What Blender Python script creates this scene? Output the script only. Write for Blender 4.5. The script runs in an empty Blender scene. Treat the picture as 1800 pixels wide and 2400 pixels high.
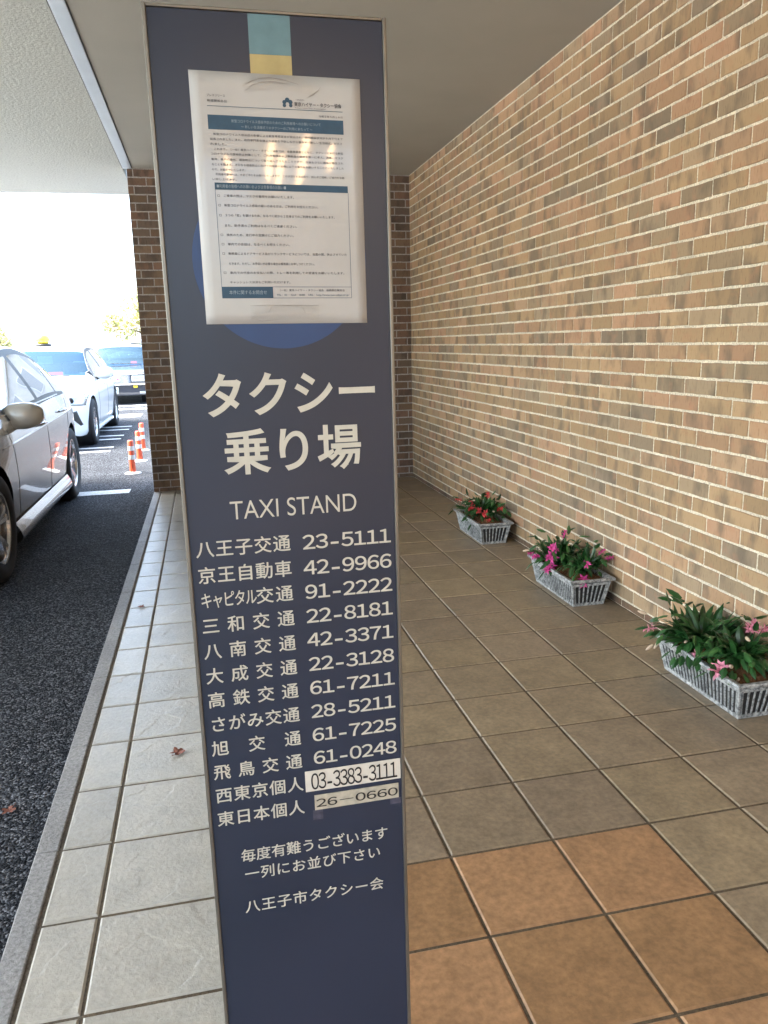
import bpy, bmesh, math, random
from mathutils import Vector, Matrix
from mathutils.bvhtree import BVHTree
R = math.radians
random.seed(7)
SC = bpy.context.scene
COL = SC.collection

# ------------------------------------------------------------------ camera
cam_d = bpy.data.cameras.new('camera')
cam_d.sensor_fit = 'HORIZONTAL'; cam_d.sensor_width = 36.0; cam_d.lens = 36.356
cam_d.clip_start = 0.02; cam_d.clip_end = 3000
cam = bpy.data.objects.new('camera', cam_d); COL.objects.link(cam)
_r = (0.97450366, -0.22336639, -0.02121514)
_f = (0.21378361, 0.95306048, -0.21441149)
_u = (0.06811163, 0.20440933, 0.97651300)
cam.matrix_world = Matrix(((_r[0], _u[0], -_f[0], -0.5668), (_r[1], _u[1], -_f[1], -1.78672),
                           (_r[2], _u[2], -_f[2], 1.3763), (0, 0, 0, 1)))
SC.camera = cam

# ------------------------------------------------------------------ sky, sun, exposure
SUN_EL, SUN_ROT = R(56), R(-82)
w = bpy.data.worlds.new('World'); SC.world = w; w.use_nodes = True
nt = w.node_tree
sky = nt.nodes.new('ShaderNodeTexSky'); sky.sky_type = 'NISHITA'; sky.sun_disc = False
sky.sun_elevation = SUN_EL; sky.sun_rotation = SUN_ROT
sky.air_density = 0.8; sky.dust_density = 5.0; sky.ozone_density = 0.8
bg = nt.nodes['Background']; bg.inputs['Strength'].default_value = 0.15
wb = nt.nodes.new('ShaderNodeMix'); wb.data_type = 'RGBA'; wb.blend_type = 'MULTIPLY'; wb.inputs[0].default_value = 1.0
wb.inputs[7].default_value = (0.95, 1.02, 1.0, 1)
nt.links.new(sky.outputs['Color'], wb.inputs[6]); nt.links.new(wb.outputs[2], bg.inputs['Color'])
sl = bpy.data.lights.new('sun', 'SUN'); sl.energy = 1.0; sl.angle = R(14); sl.color = (1.0, 0.975, 0.92)
sun = bpy.data.objects.new('sun', sl); COL.objects.link(sun)
sd = Vector((math.sin(SUN_ROT) * math.cos(SUN_EL), math.cos(SUN_ROT) * math.cos(SUN_EL), math.sin(SUN_EL)))
sun.rotation_euler = (-sd).to_track_quat('-Z', 'Y').to_euler()
SC.view_settings.view_transform = 'Standard'; SC.view_settings.look = 'None'
SC.view_settings.exposure = 3.62; SC.view_settings.gamma = 1.0
SC.cycles.max_bounces = 10; SC.cycles.diffuse_bounces = 6; SC.cycles.transparent_max_bounces = 12
SC.cycles.use_denoising = True

# ------------------------------------------------------------------ materials
def new_mat(name):
    m = bpy.data.materials.new(name); m.use_nodes = True
    t = m.node_tree; b = t.nodes['Principled BSDF']
    return m, t, b
def N(t, kind, **kw):
    n = t.nodes.new(kind)
    for k, v in kw.items():
        if k in n.inputs: n.inputs[k].default_value = v
        else: setattr(n, k, v)
    return n
def coords(t, scale=(1, 1, 1), out='Object'):
    tc = N(t, 'ShaderNodeTexCoord'); mp = N(t, 'ShaderNodeMapping'); mp.inputs['Scale'].default_value = scale
    t.links.new(tc.outputs[out], mp.inputs['Vector']); return mp.outputs['Vector']
def noise(t, vec, scale, detail=4, rough=0.55):
    n = N(t, 'ShaderNodeTexNoise'); n.inputs['Scale'].default_value = scale
    n.inputs['Detail'].default_value = detail; n.inputs['Roughness'].default_value = rough
    if vec is not None: t.links.new(vec, n.inputs['Vector'])
    return n.outputs['Fac']
def ramp(t, fac, stops):
    r = N(t, 'ShaderNodeValToRGB'); e = r.color_ramp.elements
    while len(e) < len(stops): e.new(0.5)
    for el, (p, c) in zip(e, stops):
        el.position = p; el.color = (c[0], c[1], c[2], 1) if not isinstance(c, (int, float)) else (c, c, c, 1)
    t.links.new(fac, r.inputs['Fac']); return r.outputs['Color']
def mix(t, a, b, fac, mode='MIX'):
    m = N(t, 'ShaderNodeMix', data_type='RGBA', blend_type=mode)
    for sock, v in ((m.inputs[0], fac), (m.inputs[6], a), (m.inputs[7], b)):
        if isinstance(v, bpy.types.NodeSocket): t.links.new(v, sock)
        elif isinstance(v, (int, float)): sock.default_value = v
        else: sock.default_value = (v[0], v[1], v[2], 1)
    return m.outputs[2]
def bump(t, b, h, strength=0.3, dist=0.002):
    n = N(t, 'ShaderNodeBump'); n.inputs['Strength'].default_value = strength; n.inputs['Distance'].default_value = dist
    t.links.new(h, n.inputs['Height']); t.links.new(n.outputs['Normal'], b.inputs['Normal'])
def basic(name, col, rough=0.5, metal=0.0, var=0.12, vscale=18, bmp=0.0, spec=0.5, coat=0.0):
    m, t, b = new_mat(name)
    v = coords(t); f = noise(t, v, vscale)
    lo = tuple(c * (1 - var) for c in col); hi = tuple(min(1, c * (1 + var)) for c in col)
    t.links.new(ramp(t, f, [(0.3, lo), (0.7, hi)]), b.inputs['Base Color'])
    b.inputs['Roughness'].default_value = rough; b.inputs['Metallic'].default_value = metal
    b.inputs['Specular IOR Level'].default_value = spec; b.inputs['Coat Weight'].default_value = coat
    b.inputs['Coat Roughness'].default_value = 0.05
    if bmp: bump(t, b, noise(t, v, vscale * 8), bmp, 0.001)
    return m
def attr(t, name): return N(t, 'ShaderNodeAttribute', attribute_name=name)

def mat_brick(name='brick', tone=(1, 1, 1)):
    m, t, b = new_mat(name)
    at = attr(t, 'tint')
    v = coords(t, (1, 1, 1))
    add = N(t, 'ShaderNodeVectorMath', operation='MULTIPLY_ADD')
    t.links.new(at.outputs['Vector'], add.inputs[0]); add.inputs[1].default_value = (30, 30, 30); t.links.new(v, add.inputs[2])
    p = add.outputs['Vector']
    mp = N(t, 'ShaderNodeMapping'); mp.inputs['Scale'].default_value = (1, 1, 0.45); t.links.new(p, mp.inputs['Vector'])
    patch = noise(t, mp.outputs['Vector'], 9, 3, 0.5)
    sep = N(t, 'ShaderNodeSeparateColor'); t.links.new(at.outputs['Color'], sep.inputs['Color'])
    base = ramp(t, sep.outputs[0], [(0.0, (0.355, 0.242, 0.137)), (0.30, (0.40, 0.268, 0.150)), (0.55, (0.415, 0.248, 0.150)), (0.75, (0.36, 0.258, 0.158)), (0.92, (0.31, 0.23, 0.148)), (1.0, (0.25, 0.19, 0.132))])
    smo = ramp(t, patch, [(0.50, 0.0), (0.66, 1.0)])
    s2 = N(t, 'ShaderNodeMath', operation='MULTIPLY'); s2.inputs[1].default_value = 0.72; t.links.new(smo, s2.inputs[0])
    base = mix(t, base, ramp(t, sep.outputs[1], [(0.0, (0.84, 0.84, 0.84)), (1.0, (1.12, 1.12, 1.12))]), 1.0, 'MULTIPLY')
    c1 = mix(t, base, (0.15, 0.118, 0.085), s2.outputs[0])
    rp = noise(t, p, 14, 2)
    c2 = mix(t, c1, (0.42, 0.21, 0.12), ramp(t, rp, [(0.56, 0.0), (0.74, 0.42)]))
    mp2 = N(t, 'ShaderNodeMapping'); mp2.inputs['Scale'].default_value = (1, 1, 0.12); t.links.new(p, mp2.inputs['Vector'])
    streak = noise(t, mp2.outputs['Vector'], 240, 2)
    fine = noise(t, p, 420, 3)
    c3 = mix(t, c2, (0.10, 0.075, 0.05), ramp(t, streak, [(0.58, 0.0), (0.75, 0.55)]))
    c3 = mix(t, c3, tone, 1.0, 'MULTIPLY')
    t.links.new(c3, b.inputs['Base Color'])
    b.inputs['Roughness'].default_value = 0.85; b.inputs['Specular IOR Level'].default_value = 0.25
    hm = N(t, 'ShaderNodeMath', operation='ADD'); t.links.new(streak, hm.inputs[0]); t.links.new(fine, hm.inputs[1])
    bump(t, b, hm.outputs[0], 0.6, 0.0015)
    return m
def mat_tile():
    m, t, b = new_mat('floor_tile')
    at = attr(t, 'tint'); v = coords(t)
    f = noise(t, v, 11, 5, 0.62); g = noise(t, v, 55, 4, 0.6); cl = noise(t, v, 90, 3)
    c = mix(t, at.outputs['Color'], (0.5, 0.5, 0.5), 0.0)
    mot = ramp(t, f, [(0.3, (0.78, 0.78, 0.78)), (0.5, (0.97, 0.97, 0.97)), (0.72, (1.14, 1.13, 1.11))])
    c = mix(t, c, mot, 1.0, 'MULTIPLY')
    c = mix(t, c, ramp(t, noise(t, v, 1.7, 5, 0.65), [(0.32, (0.86, 0.86, 0.87)), (0.66, (1.10, 1.10, 1.09))]), 1.0, 'MULTIPLY')
    c = mix(t, c, (0.10, 0.085, 0.065), ramp(t, noise(t, v, 130, 2, 0.5), [(0.70, 0.0), (0.80, 0.35)]))
    c = mix(t, c, ramp(t, g, [(0.35, (0.8, 0.8, 0.8)), (0.65, (1.12, 1.12, 1.12))]), 1.0, 'MULTIPLY')
    t.links.new(c, b.inputs['Base Color'])
    rr = N(t, 'ShaderNodeMapRange'); rr.inputs['To Min'].default_value = 0.30; rr.inputs['To Max'].default_value = 0.52
    t.links.new(g, rr.inputs['Value']); t.links.new(rr.outputs[0], b.inputs['Roughness'])
    b.inputs['Specular IOR Level'].default_value = 0.42
    hm = N(t, 'ShaderNodeMath', operation='MULTIPLY_ADD'); t.links.new(f, hm.inputs[0]); hm.inputs[1].default_value = 1.6; t.links.new(g, hm.inputs[2])
    bump(t, b, hm.outputs[0], 0.30, 0.003)
    return m
def mat_slate_tile():
    m, t, b = new_mat('cleft_stone_tile')
    at = attr(t, 'tint'); v = coords(t)
    d = N(t, 'ShaderNodeTexNoise'); d.inputs['Scale'].default_value = 9; d.inputs['Detail'].default_value = 6
    t.links.new(v, d.inputs['Vector'])
    dm = N(t, 'ShaderNodeVectorMath', operation='MULTIPLY_ADD'); dm.inputs[1].default_value = (0.12, 0.12, 0.12)
    t.links.new(d.outputs['Color'], dm.inputs[0]); t.links.new(v, dm.inputs[2])
    vo = N(t, 'ShaderNodeTexVoronoi'); vo.feature = 'SMOOTH_F1'; vo.inputs['Scale'].default_value = 9; vo.inputs['Smoothness'].default_value = 0.15
    t.links.new(dm.outputs['Vector'], vo.inputs['Vector'])
    sep = N(t, 'ShaderNodeSeparateColor'); t.links.new(vo.outputs['Color'], sep.inputs['Color'])
    g = noise(t, v, 70, 5, 0.65)
    f = noise(t, v, 8, 4)
    c = mix(t, at.outputs['Color'], ramp(t, f, [(0.3, (0.88, 0.88, 0.88)), (0.7, (1.08, 1.07, 1.05))]), 1.0, 'MULTIPLY')
    c = mix(t, c, ramp(t, g, [(0.35, (0.88, 0.87, 0.86)), (0.6, (1.04, 1.04, 1.04))]), 1.0, 'MULTIPLY')
    t.links.new(c, b.inputs['Base Color']); b.inputs['Roughness'].default_value = 0.30
    b.inputs['Specular IOR Level'].default_value = 0.5
    hm = N(t, 'ShaderNodeMath', operation='MULTIPLY_ADD'); t.links.new(g, hm.inputs[0]); hm.inputs[1].default_value = 1.1; sc_ = N(t, 'ShaderNodeMath', operation='MULTIPLY_ADD'); sc_.inputs[1].default_value = 0.75; t.links.new(sep.outputs[0], sc_.inputs[0]); t.links.new(f, sc_.inputs[2]); t.links.new(sc_.outputs[0], hm.inputs[2])
    bump(t, b, hm.outputs[0], 0.5, 0.004)
    return m
def mat_asphalt():
    m, t, b = new_mat('asphalt')
    v = coords(t)
    vo = N(t, 'ShaderNodeTexVoronoi'); vo.inputs['Scale'].default_value = 135; t.links.new(v, vo.inputs['Vector'])
    sep = N(t, 'ShaderNodeSeparateColor'); t.links.new(vo.outputs['Color'], sep.inputs['Color'])
    big = noise(t, v, 1.2, 4)
    c = ramp(t, sep.outputs[0], [(0.0, (0.006, 0.007, 0.009)), (0.42, (0.022, 0.024, 0.029)), (0.75, (0.065, 0.07, 0.08)), (1.0, (0.17, 0.175, 0.19))])
    c = mix(t, c, ramp(t, big, [(0.35, (0.8, 0.8, 0.8)), (0.65, (1.25, 1.25, 1.25))]), 1.0, 'MULTIPLY')
    t.links.new(c, b.inputs['Base Color'])
    b.inputs['Roughness'].default_value = 0.75; b.inputs['Specular IOR Level'].default_value = 0.05
    inv = N(t, 'ShaderNodeMath', operation='SUBTRACT'); inv.inputs[0].default_value = 1.0; t.links.new(vo.outputs['Distance'], inv.inputs[1])
    hm = N(t, 'ShaderNodeMath', operation='MULTIPLY_ADD'); t.links.new(sep.outputs[1], hm.inputs[0]); hm.inputs[1].default_value = 0.8; t.links.new(inv.outputs[0], hm.inputs[2])
    bump(t, b, hm.outputs[0], 1.0, 0.006)
    return m
def mat_concrete(name, col, vs=40, bmp=0.8, rough=0.75):
    m, t, b = new_mat(name)
    v = coords(t); f = noise(t, v, vs, 6, 0.7); g = noise(t, v, 4, 3)
    c = ramp(t, f, [(0.28, tuple(x * 0.45 for x in col)), (0.5, col), (0.75, tuple(min(1, x * 1.5) for x in col))])
    c = mix(t, c, ramp(t, g, [(0.3, (0.8, 0.8, 0.8)), (0.7, (1.1, 1.1, 1.1))]), 1.0, 'MULTIPLY')
    t.links.new(c, b.inputs['Base Color']); b.inputs['Roughness'].default_value = rough
    bump(t, b, f, bmp, 0.006); return m
def mat_rockwool():
    m, t, b = new_mat('pitted_ceiling_board')
    v = coords(t)
    f = noise(t, v, 55, 3, 0.6); g = noise(t, v, 160, 2)
    c = ramp(t, f, [(0.30, (0.42, 0.43, 0.40)), (0.40, (0.62, 0.64, 0.60)), (0.7, (0.68, 0.70, 0.66))])
    c = mix(t, c, ramp(t, g, [(0.3, (0.85, 0.85, 0.85)), (0.6, (1, 1, 1))]), 1.0, 'MULTIPLY')
    t.links.new(c, b.inputs['Base Color']); b.inputs['Roughness'].default_value = 0.95
    bump(t, b, f, 0.8, 0.006); return m
def mat_carpaint(name, col, metal=0.0, rough=0.3):
    m, t, b = new_mat(name)
    v = coords(t); fl = noise(t, v, 900, 1); du = noise(t, v, 3, 4)
    c = mix(t, col, ramp(t, fl, [(0.3, (0.9, 0.9, 0.9)), (0.7, (1.06, 1.06, 1.06))]), 1.0, 'MULTIPLY')
    t.links.new(c, b.inputs['Base Color'])
    b.inputs['Metallic'].default_value = metal; b.inputs['Roughness'].default_value = rough
    b.inputs['Coat Weight'].default_value = 1.0; b.inputs['Coat Roughness'].default_value = 0.03
    # the inner side of the shell is dark trim
    ge = N(t, 'ShaderNodeNewGeometry'); df = N(t, 'ShaderNodeBsdfDiffuse'); df.inputs['Color'].default_value = (0.05, 0.048, 0.045, 1)
    mx = N(t, 'ShaderNodeMixShader'); t.links.new(ge.outputs['Backfacing'], mx.inputs[0]); t.links.new(b.outputs[0], mx.inputs[1]); t.links.new(df.outputs[0], mx.inputs[2])
    t.links.new(mx.outputs[0], t.nodes['Material Output'].inputs['Surface'])
    return m
def mat_glass(name, tint=(0.25, 0.30, 0.32), boost=0.0, refl=(0.95, 0.97, 1.0)):
    m, t, b = new_mat(name)
    out = t.nodes['Material Output']
    tr = N(t, 'ShaderNodeBsdfTransparent'); tr.inputs['Color'].default_value = (*tint, 1)
    gl = N(t, 'ShaderNodeBsdfGlossy'); gl.inputs['Roughness'].default_value = 0.01
    gl.inputs['Color'].default_value = (*refl, 1)
    fr = N(t, 'ShaderNodeFresnel'); fr.inputs['IOR'].default_value = 1.55
    ad = N(t, 'ShaderNodeMath', operation='ADD'); ad.inputs[1].default_value = boost; ad.use_clamp = True
    t.links.new(fr.outputs[0], ad.inputs[0])
    mx = N(t, 'ShaderNodeMixShader'); t.links.new(ad.outputs[0], mx.inputs[0])
    t.links.new(tr.outputs[0], mx.inputs[1]); t.links.new(gl.outputs[0], mx.inputs[2])
    t.links.new(mx.outputs[0], out.inputs['Surface']); return m
def mat_leaf():
    m, t, b = new_mat('succulent_leaf')
    at = attr(t, 'tint'); v = coords(t); f = noise(t, v, 30, 3)
    c = mix(t, at.outputs['Color'], ramp(t, f, [(0.3, (0.8, 0.8, 0.8)), (0.7, (1.2, 1.2, 1.2))]), 1.0, 'MULTIPLY')
    t.links.new(c, b.inputs['Base Color']); b.inputs['Roughness'].default_value = 0.32
    b.inputs['Specular IOR Level'].default_value = 0.5
    b.inputs['Subsurface Weight'].default_value = 0.0
    return m
def mat_galv():
    m, t, b = new_mat('whitewashed_metal')
    v = coords(t); f = noise(t, v, 60, 5, 0.7); g = noise(t, v, 9, 3)
    c = ramp(t, f, [(0.36, (0.13, 0.135, 0.135)), (0.48, (0.36, 0.37, 0.37)), (0.62, (0.60, 0.61, 0.60))])
    c = mix(t, c, ramp(t, g, [(0.35, (0.75, 0.76, 0.76)), (0.65, (1.08, 1.08, 1.08))]), 1.0, 'MULTIPLY')
    t.links.new(c, b.inputs['Base Color']); b.inputs['Metallic'].default_value = 0.25; b.inputs['Roughness'].default_value = 0.5
    bump(t, b, f, 0.4, 0.001); return m

M = {}
M['brick'] = mat_brick(); M['brick_darkened'] = mat_brick('darkened_brick', (0.46, 0.455, 0.53))  # darkened brick: end wall's weaker light is in the tone; also base course
M['mortar_dimmed'] = mat_concrete('dimmed_mortar', (0.36, 0.33, 0.31), 120, 0.3, 0.95)  # end wall joints darkened along with its bricks for the weaker light
M['mortar'] = mat_concrete('mortar', (0.66, 0.59, 0.455), 120, 0.3, 0.95)
M['tile'] = mat_tile(); M['slate'] = mat_slate_tile()
M['grout'] = mat_concrete('grout', (0.13, 0.10, 0.065), 150, 0.5, 0.95)
M['grout_dark'] = mat_concrete('dark_grout', (0.12, 0.10, 0.075), 150, 0.5, 0.95)
M['asphalt'] = mat_asphalt()
M['kerb'] = mat_concrete('kerb_granite', (0.27, 0.265, 0.26), 90, 0.5, 0.6)
M['soffit'] = basic('painted_soffit', (0.43, 0.415, 0.365), 0.8, 0, 0.05, 1.4, 0.08)
M['rockwool'] = mat_rockwool()
M['trim'] = basic('pale_blue_trim', (0.62, 0.70, 0.78), 0.28, 0.0, 0.04, 5, 0, 0.5)
M['seam'] = basic('dark_seam', (0.06, 0.06, 0.065), 0.7)
def mat_panel():
    m, t, b = new_mat('navy_panel'); v = coords(t)
    f = noise(t, v, 3, 1, 0.4)
    c = ramp(t, f, [(0.3, (0.019, 0.028, 0.050)), (0.7, (0.025, 0.035, 0.062))])
    t.links.new(c, b.inputs['Base Color'])
    b.inputs['Roughness'].default_value = 0.3; b.inputs['Specular IOR Level'].default_value = 0.38
    return m
M['navy'] = mat_panel()
M['bronze'] = basic('bronze_frame', (0.20, 0.19, 0.165), 0.38, 0.75, 0.12, 12)
M['letter'] = basic('cream_vinyl', (0.56, 0.54, 0.46), 0.5, 0, 0.06, 60)
M['teal'] = basic('teal_vinyl', (0.115, 0.22, 0.255), 0.45, 0, 0.12, 40)
M['yellow'] = basic('faded_yellow_vinyl', (0.42, 0.34, 0.145), 0.45, 0, 0.1, 40)
M['disc'] = basic('blue_vinyl', (0.005, 0.042, 0.145), 0.4, 0, 0.08, 20)
M['residue'] = basic('tape_residue', (0.055, 0.055, 0.085), 0.6, 0, 0.4, 90)
M['paper'] = basic('laminated_paper', (0.46, 0.455, 0.44), 0.5, 0, 0.04, 14, 0.012, 0.4, 0.5)
M['label_white'] = basic('white_label', (0.64, 0.60, 0.52), 0.5, 0, 0.05, 60)
M['label_aged'] = basic('aged_label', (0.46, 0.42, 0.33), 0.5, 0, 0.18, 90)
M['ink'] = basic('black_ink', (0.012, 0.012, 0.014), 0.5, 0, 0.1, 60)
M['print'] = basic('grey_print', (0.07, 0.07, 0.08), 0.6, 0, 0.2, 60)
M['bandblue'] = basic('printed_blue', (0.018, 0.065, 0.115), 0.5, 0, 0.12, 60)
M['bandtext'] = basic('pale_blue_print', (0.26, 0.33, 0.38), 0.5, 0, 0.12, 60)
M['rubber'] = basic('tyre_rubber', (0.014, 0.014, 0.016), 0.75, 0, 0.2, 40, 0.1)
M['alloy'] = basic('polished_alloy', (0.62, 0.62, 0.63), 0.22, 0.9, 0.05, 20)
M['dark_metal'] = basic('dark_wheel_metal', (0.025, 0.025, 0.028), 0.4, 0.5)
M['black_plastic'] = basic('black_plastic', (0.016, 0.016, 0.018), 0.45)
M['interior'] = basic('car_interior', (0.06, 0.055, 0.05), 0.85)
M['seat_cover'] = basic('white_seat_cover', (0.5, 0.5, 0.5), 0.9)
M['chrome'] = basic('chrome', (0.75, 0.76, 0.78), 0.08, 1.0, 0.02)
M['lamp_glass'] = basic('headlamp', (0.42, 0.46, 0.48), 0.12, 0.35, 0.1, 60, 0, 0.6, 1.0)
M['silver'] = mat_carpaint('silver_paint', (0.62, 0.61, 0.59), 0.5, 0.26)
M['mirror_paint'] = mat_carpaint('mirror_paint', (0.47, 0.455, 0.43), 0.25, 0.42)
M['white'] = mat_carpaint('white_paint', (0.72, 0.74, 0.74), 0.0, 0.35)
M['black_paint'] = mat_carpaint('navy_black_paint', (0.02, 0.025, 0.04), 0.1, 0.3)
M['glass'] = mat_glass('car_glass'); M['glass_side'] = mat_glass('tinted_side_glass', (0.16, 0.17, 0.17), 0.2)
M['windscreen'] = mat_glass('windscreen_glass', (0.22, 0.36, 0.45), 0.03, (0.42, 0.70, 0.95))
M['plate'] = basic('licence_plate', (0.62, 0.64, 0.62), 0.5)
M['plate_ink'] = basic('plate_green', (0.01, 0.10, 0.05), 0.5)
M['orange_post'] = basic('orange_polyurethane', (0.62, 0.085, 0.03), 0.45, 0, 0.1, 30)
M['white_band'] = basic('reflective_white', (0.72, 0.72, 0.70), 0.4)
M['road_paint'] = mat_concrete('road_paint', (0.58, 0.58, 0.56), 60, 0.3, 0.7)
M['galv'] = mat_galv()
M['zinc_dark'] = basic('dark_zinc', (0.022, 0.022, 0.022), 0.7, 0.2, 0.4, 50)
M['coir'] = basic('coconut_fibre', (0.15, 0.075, 0.035), 0.95, 0, 0.5, 120, 1.0, 0.2)
M['leaf'] = mat_leaf()
M['petal_red'] = basic('coral_red_petal', (0.62, 0.05, 0.055), 0.5, 0, 0.25, 60)
M['petal_magenta'] = basic('magenta_petal', (0.62, 0.06, 0.28), 0.5, 0, 0.25, 60)
M['petal_pink'] = basic('pale_pink_petal', (0.68, 0.27, 0.36), 0.5, 0, 0.25, 60)
M['bud'] = basic('cream_bud', (0.60, 0.46, 0.33), 0.5, 0, 0.25, 60)
M['dry_leaf'] = basic('dry_leaf', (0.20, 0.075, 0.05), 0.8, 0, 0.4, 150)
M['pale_wall'] = basic('pale_render', (0.55, 0.54, 0.52), 0.85, 0, 0.08, 1.5)
M['win_washed'] = basic('washed_out_window', (0.36, 0.37, 0.38), 0.3)  # panes paled so the washed-out distance is in their colour
M['bark'] = basic('bark', (0.10, 0.08, 0.06), 0.95, 0, 0.3, 30, 0.6)
M['ground'] = mat_concrete('pale_bounce_ground', (0.42, 0.405, 0.37), 2.5, 0.2, 0.9)  # outer ground made pale to bounce light in under the canopy
def mat_emit(name, col, s):
    m, t, b = new_mat(name); b.inputs['Base Color'].default_value = (*col, 1)
    b.inputs['Emission Color'].default_value = (*col, 1); b.inputs['Emission Strength'].default_value = s
    b.inputs['Roughness'].default_value = 0.4
    f = noise(t, coords(t), 80); t.links.new(ramp(t, f, [(0.3, tuple(c * 0.8 for c in col)), (0.7, col)]), b.inputs['Base Color']); return m
M['led_red'] = mat_emit('red_led', (0.8, 0.06, 0.12), 0.35)
M['lamp_yellow'] = basic('yellow_plastic', (0.72, 0.55, 0.03), 0.35, 0, 0.1, 30, 0, 0.5, 0.5)

# ------------------------------------------------------------------ mesh helpers
class MB:
    def __init__(s): s.v = []; s.f = []; s.m = []; s.c = []; s.cur = 0; s.col = (1, 1, 1)
    def add(s, vs, fs):
        o = len(s.v); s.v += [tuple(p) for p in vs]
        for f in fs: s.f.append(tuple(i + o for i in f)); s.m.append(s.cur); s.c.append(s.col)
    def quad(s, a, b, c, d): s.add((a, b, c, d), ((0, 1, 2, 3),))
    def box(s, x0, x1, y0, y1, z0, z1, bev=0.0):
        if bev <= 0:
            s.add([(x0, y0, z0), (x1, y0, z0), (x1, y1, z0), (x0, y1, z0), (x0, y0, z1), (x1, y0, z1), (x1, y1, z1), (x0, y1, z1)],
                  [(0, 3, 2, 1), (4, 5, 6, 7), (0, 1, 5, 4), (1, 2, 6, 5), (2, 3, 7, 6), (3, 0, 4, 7)]); return
        bm = bmesh.new(); bmesh.ops.create_cube(bm, size=1)
        for v in bm.verts:
            v.co = ((x0 + x1) / 2 + v.co.x * (x1 - x0), (y0 + y1) / 2 + v.co.y * (y1 - y0), (z0 + z1) / 2 + v.co.z * (z1 - z0))
        bmesh.ops.bevel(bm, geom=bm.edges[:], offset=bev, segments=2, affect='EDGES', profile=0.5)
        s.bm(bm); bm.free()
    def bm(s, bm, mat=None):
        bm.verts.index_update()
        s.add([(mat @ v.co) if mat else v.co.copy() for v in bm.verts], [[v.index for v in f.verts] for f in bm.faces])
    def lathe(s, prof, n=24, axis='Z', c=(0, 0, 0), close=False):
        vs = []
        for i in range(n):
            a = 2 * math.pi * i / n
            for r, h in prof:
                p = (r * math.cos(a), r * math.sin(a), h)
                if axis == 'X': p = (p[2], p[0], p[1])
                elif axis == 'Y': p = (p[0], p[2], p[1])
                vs.append((p[0] + c[0], p[1] + c[1], p[2] + c[2]))
        k = len(prof); fs = []
        for i in range(n):
            j = (i + 1) % n
            for q in range(k - 1): fs.append((i * k + q, j * k + q, j * k + q + 1, i * k + q + 1))
        s.add(vs, fs)
    def tube(s, pts, r, n=8):
        rings = []
        for i, p in enumerate(pts):
            p = Vector(p); d = Vector(pts[min(i + 1, len(pts) - 1)]) - Vector(pts[max(i - 1, 0)])
            d.normalize(); a = d.orthogonal().normalized(); b = d.cross(a)
            rr = r[i] if isinstance(r, (list, tuple)) else r
            rings.append([p + rr * (a * math.cos(2 * math.pi * k / n) + b * math.sin(2 * math.pi * k / n)) for k in range(n)])
        # keep rings aligned
        for i in range(1, len(rings)):
            best = min(range(n), key=lambda k: (rings[i][k] - rings[i - 1][0]).length)
            rings[i] = rings[i][best:] + rings[i][:best]
        vs = [v for rg in rings for v in rg]; fs = []
        for i in range(len(rings) - 1):
            for k in range(n): fs.append((i * n + k, i * n + (k + 1) % n, (i + 1) * n + (k + 1) % n, (i + 1) * n + k))
        fs.append(tuple(range(n))); fs.append(tuple(range((len(rings) - 1) * n, len(rings) * n)))
        s.add(vs, fs)
    def build(s, name, mats, parent=None, smooth=False, colors=False):
        me = bpy.data.meshes.new(name); me.from_pydata(s.v, [], s.f); 
        for m in (mats if isinstance(mats, (list, tuple)) else [mats]): me.materials.append(m)
        me.polygons.foreach_set('material_index', s.m)
        if colors:
            a = me.color_attributes.new('tint', 'FLOAT_COLOR', 'CORNER'); dat = []
            for p, c in zip(me.polygons, s.c): dat += [c[0], c[1], c[2], 1.0] * p.loop_total
            a.data.foreach_set('color', dat)
        if smooth: me.polygons.foreach_set('use_smooth', [True] * len(me.polygons))
        me.validate(); me.update()
        o = bpy.data.objects.new(name, me); COL.objects.link(o)
        if parent: o.parent = parent
        return o
def fix_normals(o):
    bm = bmesh.new(); bm.from_mesh(o.data); bmesh.ops.recalc_face_normals(bm, faces=bm.faces[:]); bm.to_mesh(o.data); bm.free()
def tag(o, label=None, cat=None, group=None, kind=None):
    if label: o['label'] = label
    if cat: o['category'] = cat
    if group: o['group'] = group
    if kind: o['kind'] = kind
    return o
def empty(name, loc, rz=0.0):
    o = bpy.data.objects.new(name, None); o.location = loc; o.rotation_euler = (0, 0, rz); o.empty_display_size = 0.1
    COL.objects.link(o); return o
def copy_tree(o, parent=None):
    c = o.copy(); COL.objects.link(c)
    if parent: c.parent = parent
    for ch in [x for x in list(bpy.data.objects) if x.parent == o]: copy_tree(ch, c)
    return c

# ------------------------------------------------------------------ floor, kerb, road, markings
WALLX, ENDY, PILX, CEIL = 1.482, 5.916, -1.116, 2.931
L0, L1 = -1.0536, -0.9118
YB = -8.1
fl = MB()
def lin(r, g, b): return tuple(((c / 255 + 0.055) / 1.055) ** 2.4 for c in (r, g, b))
def tile_box(x0, x1, y0, y1, g, col, mi):
    x0 += g; x1 -= g; y0 += g; y1 -= g; b = 0.005; d = -0.004
    fl.cur = mi; fl.col = col
    j = lambda: random.uniform(-0.0006, 0.0006)
    z = random.uniform(-0.0006, 0.0006)
    top = [(x0 + b, y0 + b, z), (x1 - b, y0 + b, z), (x1 - b, y1 - b, z), (x0 + b, y1 - b, z)]
    bot = [(x0, y0, d), (x1, y0, d), (x1, y1, d), (x0, y1, d)]
    fl.add(top + bot, [(0, 1, 2, 3), (4, 5, 1, 0), (5, 6, 2, 1), (6, 7, 3, 2), (7, 4, 0, 3)])
T = 0.3
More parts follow.
